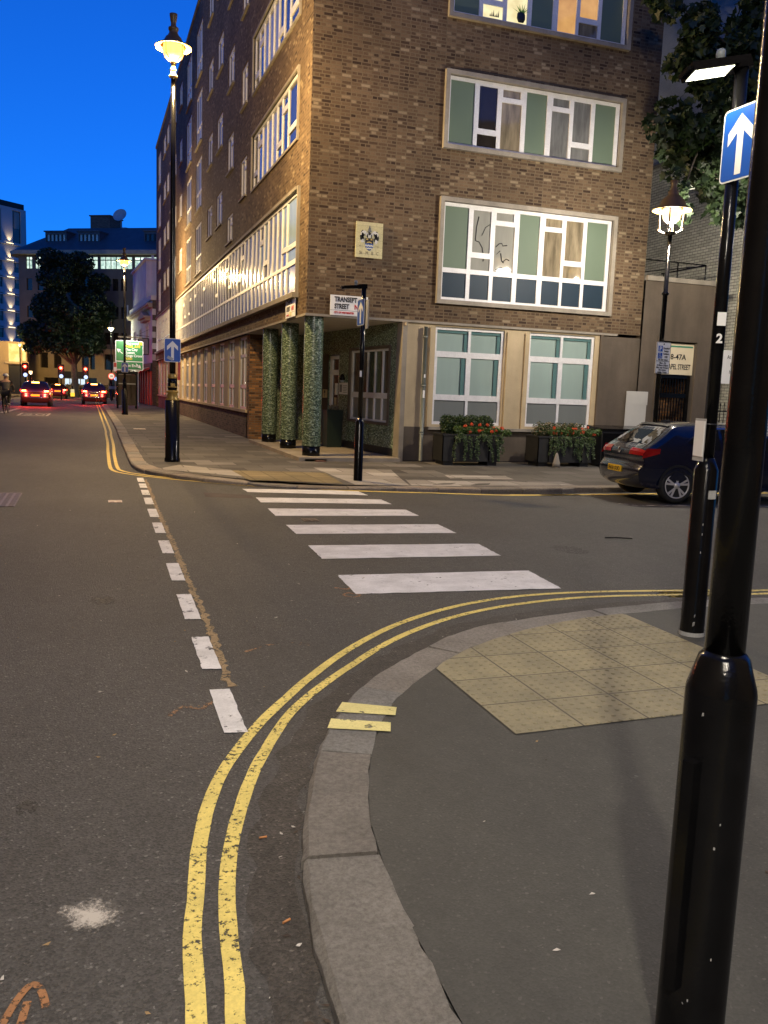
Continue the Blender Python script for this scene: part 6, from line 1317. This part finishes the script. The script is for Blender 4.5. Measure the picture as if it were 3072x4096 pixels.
# traffic signals
e_red = emat('red_signal', (1.0,0.02,0.01), 9.0); e_redc = emat('red_signal_core', (1.0,0.30,0.10), 20.0)
def signal(label, x, y):
    t = thing('traffic_light', label, 'traffic light', (x, y, 0.0), 0, 'red traffic lights'); g = MB(); g.tube([(0,0.12,0),(0,0.12,3.1)], 0.055, 8); g.build('post', m_black, t)
    g = MB(); g.box(-0.16,-0.08,2.05,0.16,0.08,3.05); g.build('head', m_black, t); g = MB(); g.box(-0.27,0.081,1.95,0.27,0.10,3.15); g.build('backboard', m_blackmatt, t)
    disc('red_lens', 0.15, -0.081, e_red, t, 0, 2.82); disc('bulb', 0.075, -0.095, e_redc, t, 0, 2.82)
    for z in (2.53, 2.24): disc('lens', 0.10, -0.081, m_blackmatt, t, 0, z)
    g = MB(); g.lathe([(0.17,0.0),(0.17,0.02)], 20, M=Matrix.Translation((0.02,-0.14,2.10)) @ Matrix.Rotation(R(90),4,'X')); g.build('blue_sign', e_blu, t); point('signal_light', (0,-0.4,2.82), 40, (1.0,0.04,0.02), t, 0.1)
    return t
signal('leftmost red traffic light before the dark shop mouth', -5.2, 82.0); signal('middle red traffic light before the orange lit wall', -2.26, 82.2); signal('rightmost red traffic light beneath the edge of the tree', -0.19, 82.4)
bo = thing('traffic_bollard', 'small yellow lit bollard with arrow on the traffic island', 'bollard', (-1.44,90,0.1)); e_yb = emat('lit_yellow_bollard', (1.0,0.62,0.05), 1.1, (0.5,0.35,0.02)); e_wb = emat('lit_cream_bollard', (1.0,0.80,0.40), 0.7)
g = MB(); g.box(-0.19,-0.12,0.12,0.19,0.12,0.48); g.build('lower_panel', e_yb, bo); g = MB(); g.box(-0.17,-0.11,0.48,0.17,0.11,0.82); g.build('upper_panel', e_wb, bo); g = MB(); g.lathe([(0.06,0.82),(0.05,1.1),(0.0,1.12)], 10); g.build('cap', m_black, bo); g = MB(); g.box(-0.2,-0.13,0,0.2,0.13,0.119); g.build('base', m_black, bo)
g = MB(); g.box(-2.0,88.5,0.0,6.0,93.0,0.11); tag(g.build('traffic_island', m_pale_slab), kind='structure')
# far tree
l_far = [leafmat('far_leaf_a', (0.018,0.032,0.012)), leafmat('far_leaf_b', (0.026,0.042,0.016)), leafmat('far_leaf_c', (0.010,0.018,0.008))]
ft = thing('street_tree', 'dense dark rounded tree filling the end of the street', 'tree', (-1.25,90.5,0.1)); g = MB(); g.tube([(0,0,-0.1),(0.05,0,1.6),(-0.05,0,3.4),(0.1,0,5.5)], [0.42,0.34,0.30,0.22], 10); r_ = random.Random(9); cs = []
for k in range(60):
    a = r_.uniform(0, 6.2832); v = r_.random(); zz = 4.6 + 8.6*v; rad = 4.0*math.sqrt(max(0.04, 1-((zz-8.2)/5.6)**2)) * (1.15 if zz < 7 else 1.0); rr_ = rad*r_.uniform(0.35, 0.95); c_ = (rr_*math.cos(a) - 0.9*(1 if zz < 7.5 else 0.4), 0.8*rr_*math.sin(a), zz); s = r_.uniform(0.8,1.5); cs.append((c_, (s,s,s*0.8), s**2))
    if k % 5 == 0: g.tube([(0.0,0,3.0+0.2*v),(c_[0]*0.5,c_[1]*0.5,(c_[2]+3)/2),c_], [0.14,0.09,0.03], 6)
g.build('trunk', m_bark, ft); leafcloud('crown', l_far, ft, cs, 42000, 0.30, seed=41)
# office block closing the street
of = thing('office_block', 'dark slate roofed office block with a lit top floor closing the street', 'building', (-7.25,100.0,0.0), R(-32)); m_slate = mat('slate_roof', (0.065,0.07,0.085), 0.55, var=0.15, vs=0.6, streak=0.2); m_ofw = mat('office_wall', (0.115,0.095,0.078), 0.85, var=0.2, vs=0.6); m_stone = mat('lit_stone', (0.36,0.27,0.15), 0.8, var=0.15, vs=1.0)
PF = lambda u, v, d: (u, -d, v)
litw = [(1.5,2.2),(2.56,3.2),(4.4,5.6),(6.2,7.8),(8.43,9.8),(10.08,13.67),(13.94,16.48),(17.0,20.0)]
lows = [(3.0,3.9),(4.6,5.5),(7.9,8.7),(8.85,9.4),(10.5,11.5),(12.5,13.4)]
mids = []
for zf in (11.0, 8.2, 5.6):
    for u_ in (10.5, 11.45, 12.38, 14.2, 15.1, 16.0, 1.5, 2.8, 4.1, 5.4, 6.7, 8.0): mids.append((u_, u_+0.68, zf, zf+1.2))
ho = [(a,b,13.15,14.4) for a, b in litw]
g = MB(); g.plate(PF, 0.6, 26.0, 4.95, 14.85, ho+mids, 0, -0.15, rim=False); g.face([(0.6,0,0),(0.6,18,0),(0.6,18,14.85),(0.6,0,14.85)]); g.build('wall', m_ofw, of)
hl = [(a,b,3.0,4.6) for a, b in lows]+[(3.4,5.1,0.2,2.0),(8.6,9.6,0.2,2.1),(11.0,12.2,0.2,2.2)]
g = MB(); g.plate(PF, 0.6, 26.0, 0.0, 4.9, hl, 0.03, -0.15, rim=False)
for z in (1.0,1.7,2.4,2.8,3.5,4.2): g.box(0.6,-0.036,z,26,-0.031,z+0.04) if False else None
g.build('ground_storey', m_stone, of); g = MB(); g.box(0.5,-0.12,4.9,26,0.0,5.1); g.build('string_course', m_stone, of)
e_off = litmat('office_lit_pane', (0.28,0.44,0.36), (0.75,0.95,0.80), 1.0, 3.0); e_tube = emat('office_ceiling_light', (0.95,1.0,0.92), 2.2)
for a, b in litw:
    n_ = max(2, round((b-a)/0.62)); us = [a+(b-a)*k/n_ for k in range(n_+1)]; c = [(us[k]+.03,us[k+1]-.03,13.2,14.02) for k in range(n_)] + [(us[k]+.03,us[k+1]-.03,14.10,14.36) for k in range(n_)]
    g = MB(); g.plate(PF, a, b, 13.15, 14.4, c, -0.05, -0.10); wv = g.build('window', m_blackmatt, of); q = MB(); q.face([PF(a,13.15,-0.12),PF(b,13.15,-0.12),PF(b,14.4,-0.12),PF(a,14.4,-0.12)]); q.build('pane', e_off, wv)
    q = MB()
    for k in range(n_):
        if r_.random() < 0.55: q.box(us[k]+0.08, 0.111, 14.16, us[k]+0.5, 0.115, 14.26)
    if q.f: q.build('ceiling_light', e_tube, wv)
for (a, b, c_, d_) in mids+[h for h in hl]: q = MB(); q.face([PF(a,c_,-0.14),PF(b,c_,-0.14),PF(b,d_,-0.14),PF(a,d_,-0.14)]); q.build('window', g_dark, of)
for u_ in (10.45, 11.3, 13.1, 13.9): g = MB(); g.box(u_,-0.03,8.0,u_+0.14,0.0,9.6); g.build('mullion', m_stucco, of)
sb = MB(); sb.plate(PF, 5.6, 8.4, 2.05, 2.7, [], 0.25, 0.03); sb.build('shop_canopy', m_blackmatt, of)
e_shop = emat('shop_window', (0.75,0.9,1.0), 0.9)
for k in range(4): q = MB(); q.plate(PF, 5.9+k*0.62, 6.4+k*0.62, 1.35, 1.95, [], 0.05, 0.031); q.build('shop_window', e_shop, of)
# curved eaves + mansard
def eave_pts(off, n=8):
    p = []
    for k in range(n+1): a = R(180+90*k/n); p.append((1.6+ (1.6+off)*math.cos(a), 1.6+(1.6+off)*math.sin(a)))
    return [( -off, 14.0)] + p + [(26.0, -off)]
lo = eave_pts(0.9); hi = eave_pts(0.95); g = MB()
for k in range(len(lo)-1): a, b = lo[k], lo[k+1]; c_, d_ = hi[k], hi[k+1]; g.face([(*a,14.55),(*b,14.55),(*d_,14.92),(*c_,14.92)])
ins = eave_pts(-0.7); 
for k in range(len(lo)-1): g.face([(*ins[k],14.55),(*ins[k+1],14.55),(*lo[k+1],14.55),(*lo[k],14.55)])
g.build('eaves', m_stucco_d, of)
g = MB(); top = [(4.2,14.0)] + [(4.2,3.6)]*9 + [(26,3.6)]
for k in range(len(hi)-1): g.face([(*hi[k],14.921),(*hi[k+1],14.921),(*top[k+1],17.9),(*top[k],17.9)])
g.face([(4.2,3.6,17.9),(26,3.6,17.9),(26,14,17.9),(4.2,14,17.9)]); g.build('roof', m_slate, of)
def dormer(a, b, lit):
    g = MB(); y = 0.75; g.plate(lambda u,v,d: (u, y-d, v), a, b, 15.85, 17.0, [(a+.12,b-.12,15.98,16.75)], 0, -0.1); g.box(a-0.1,y-0.15,17.0,b+0.1,3.0,17.12); g.face([(a,y,15.85),(a,y,17.0),(a,3.0,17.0),(a,2.0,15.85)]); g.face([(b,y,15.85),(b,y,17.0),(b,3.0,17.0),(b,2.0,15.85)]); dm = g.build('dormer', m_slate, of)
    n_ = 5; w_ = (b-a-.24)/n_
    q = MB(); q.face([(a+.1,y+0.1,15.95),(b-.1,y+0.1,15.95),(b-.1,y+0.1,16.78),(a+.1,y+0.1,16.78)]); q.build('pane', g_teal if lit else g_dark, dm)
    q = MB()
    for k in range(n_+1): x = a+.12+k*w_; q.box(x-0.09,y+0.04,15.98,x+0.09,y+0.09,16.75)
    q.build('glazing_bars', m_blackmatt, dm)
dormer(3.3,5.8,True); dormer(7.1,9.6,True); dormer(14.6,17.4,False); dormer(19.0,21.5,True)
g = MB(); g.box(6.55,4.0,17.9,8.85,6.5,19.2); g.box(6.45,3.9,19.2,8.95,6.6,19.32); g.build('chimney', m_brick_dk, of)
sd = thing('satellite_dish', 'large pale satellite dish on the slate roof beside the chimney', 'dish', (3.45,98.1,17.9), R(-20)); g = MB(); M_ = Matrix.Translation((0,0,1.3)) @ Matrix.Rotation(R(-18),4,'Y') @ Matrix.Rotation(R(62),4,'X'); g.lathe([(0.75,0.22),(0.55,0.11),(0.3,0.03),(0.0,0.0)], 24, M=M_, caps=False); g.build('reflector', mat('pale_dish', (0.30,0.33,0.36), 0.6), sd); g = MB(); g.tube([(0,0.1,-0.1),(0,0.15,1.2)], 0.06, 6); g.tube([(0.05,-0.2,0.1),(0.6,-0.2,0.1),(1.3,-0.2,0.0)], 0.03, 5); g.build('mount', m_grey, sd)
# lit apartment tower at left
ap = thing('apartment_tower', 'pale modern apartment block with glowing uplights at the left edge', 'building', (-10.6,170,0), R(41.8)); m_apw = mat('pale_cladding', (0.36,0.37,0.41), 0.7, var=0.06, vs=0.4)
hh = [(-2.2,-0.45,25.5,31.0),(-5.6,-4.45,25.5,30.8)]
for z in (20.4,17.6,14.7,11.8,8.9,6.0): hh += [(-2.05,-0.5,z,z+2.0),(-5.6,-4.4,z,z+2.0)]
g = MB(); g.plate(PF, -16, 0.6, 0, 31.4, hh, 0, -0.3, rim=False); g.face([(0.6,0,0),(0.6,14,0),(0.6,14,31.4),(0.6,0,31.4)]); g.build('wall', m_apw, ap)
g = MB(); g.box(-16,0.1,31.4,0.3,14,32.35); g.build('roof', m_blackmatt, ap)
for (a,b,c_,d_) in hh: q = MB(); q.face([PF(a,c_,-0.28),PF(b,c_,-0.28),PF(b,d_,-0.28),PF(a,d_,-0.28)]); wv = q.build('window', g_sky, ap); q = MB(); q.box(a+0.5,0.2,c_+(d_-c_)*0.45,b-0.2,0.26,c_+(d_-c_)*0.95); q.build('pane', g_smoke, wv)
for z in (25.2,22.3,19.4,16.5,13.6,10.7,7.8):
    g = MB(); g.box(-16,-0.30,z-0.18,0.6,-0.001,z); g.build('ledge', m_apw, ap)
    g = MB(); g.box(-3.6,-0.28,z+0.001,-2.3,-0.16,z+0.08); g.build('uplighter', emat('uplighter', (1.0,0.75,0.35), 4.0) if 'uplighter' not in bpy.data.materials else bpy.data.materials['uplighter'], ap); spot('uplight', (-2.95,-0.42,z+0.12), (R(180-14),0,0), 260, (1.0,0.70,0.32), R(75), ap, 0.9)
# low lit building at left below it
lb = thing('lit_corner_shop', 'low building with yellow lit upper window at the left edge', 'building', (-9.5,94.0,0)); e_yel = litmat('yellow_lit_pane', (0.75,0.55,0.12), (1.0,0.82,0.30), 1.1, 1.5)
g = MB(); g.plate(PF, -4.0, 3.75, 0, 5.4, [(2.05,3.05,3.42,5.2),(3.3,3.62,3.55,5.1),(2.0,3.7,0.2,3.1)], 0, -0.15); g.face([(3.75,0,0),(3.75,10,0),(3.75,10,5.4),(3.75,0,5.4)]); g.face([(-4,0,5.4),(3.75,0,5.4),(3.75,10,5.4),(-4,10,5.4)]); g.build('wall', m_stone, lb)
for (a,b,c_,d_) in ((2.05,3.05,3.42,5.2),(3.3,3.62,3.55,5.1)): q = MB(); q.face([PF(a,c_,-0.1),PF(b,c_,-0.1),PF(b,d_,-0.1),PF(a,d_,-0.1)]); q.build('window', e_yel, lb)
q = MB(); q.face([PF(2.0,0.2,-0.14),PF(3.7,0.2,-0.14),PF(3.7,3.1,-0.14),PF(2.0,3.1,-0.14)]); q.build('shopfront', m_blackmatt, lb); g = MB(); g.box(1.7,-0.15,3.2,3.9,0.0,3.4); g.build('ledge', m_cream, lb)
sl = thing('street_lamp', 'small bright lamp among the leaves at the left end of the street', 'street lamp', (-6.2,91.0,0.0), 0, None); g = MB(); g.tube([(0,0,0),(0,0,4.75)], 0.05, 8); g.build('pole', m_black, sl); lantern_bowl(sl, 5.05, 0.15, e_warm, 1100, (1.0,0.66,0.22)); g = MB(); g.lathe([(0.2,5.06),(0.1,5.2),(0,5.25)], 12, caps=False); g.build('hood', m_black, sl)
sl2 = thing('street_lamp', 'low white lamp among the leftmost traffic lights', 'street lamp', (-4.87,84.0,0.0), 0, None); g = MB(); g.tube([(0,0,0),(0,0,2.1)], 0.04, 8); g.build('pole', m_black, sl2); lantern_bowl(sl2, 2.35, 0.15, e_warm, 60, (1.0,0.9,0.75)); g = MB(); g.lathe([(0.18,2.36),(0,2.5)], 12, caps=False); g.build('hood', m_black, sl2)
hg = thing('hedge', 'dark low hedge behind the cars in front of the office block', 'hedge', (-1.0,94.5,0.1), R(-8)); leafcloud('foliage', l_far, hg, [((-6+0.75*k,0,0.7),(0.6,0.5,0.75),1) for k in range(18)], 6000, 0.13, seed=51); g = MB()
for k in range(18): g.tube([(-6+0.75*k,0,0),(-6+0.75*k,0,0.8)], 0.03, 4)
g.build('stems', m_bark, hg)
# unseen plain blocks added to cut the sky light: across the road, and behind the viewpoint
def plain_block(label, x0, y0, x1, y1, h, m):
    t = thing('unseen_sky_block', label, 'building'); g = MB(); g.box(x0,y0,0,x1,y1,h); g.build('wall', m, t); g = MB(); g.box(x0-0.15,y0-0.15,h,x1+0.15,y1+0.15,h+0.4); g.build('roof', m_conc, t)  # out of view, added to shade the street from the sky
    return t
plain_block('unseen long plain brick mass across the main road, added to block sky light', -24, -22, -9.2, 66, 15, m_brick)
plain_block('unseen wide plain brick mass behind the near corner, added to block sky light', -9.0, -50, 24, -24.5, 15, m_brick)
plain_block('unseen plain brick mass right of the thick post, added to block sky light', 5.2, -22, 30, 0.6, 14, m_brick)
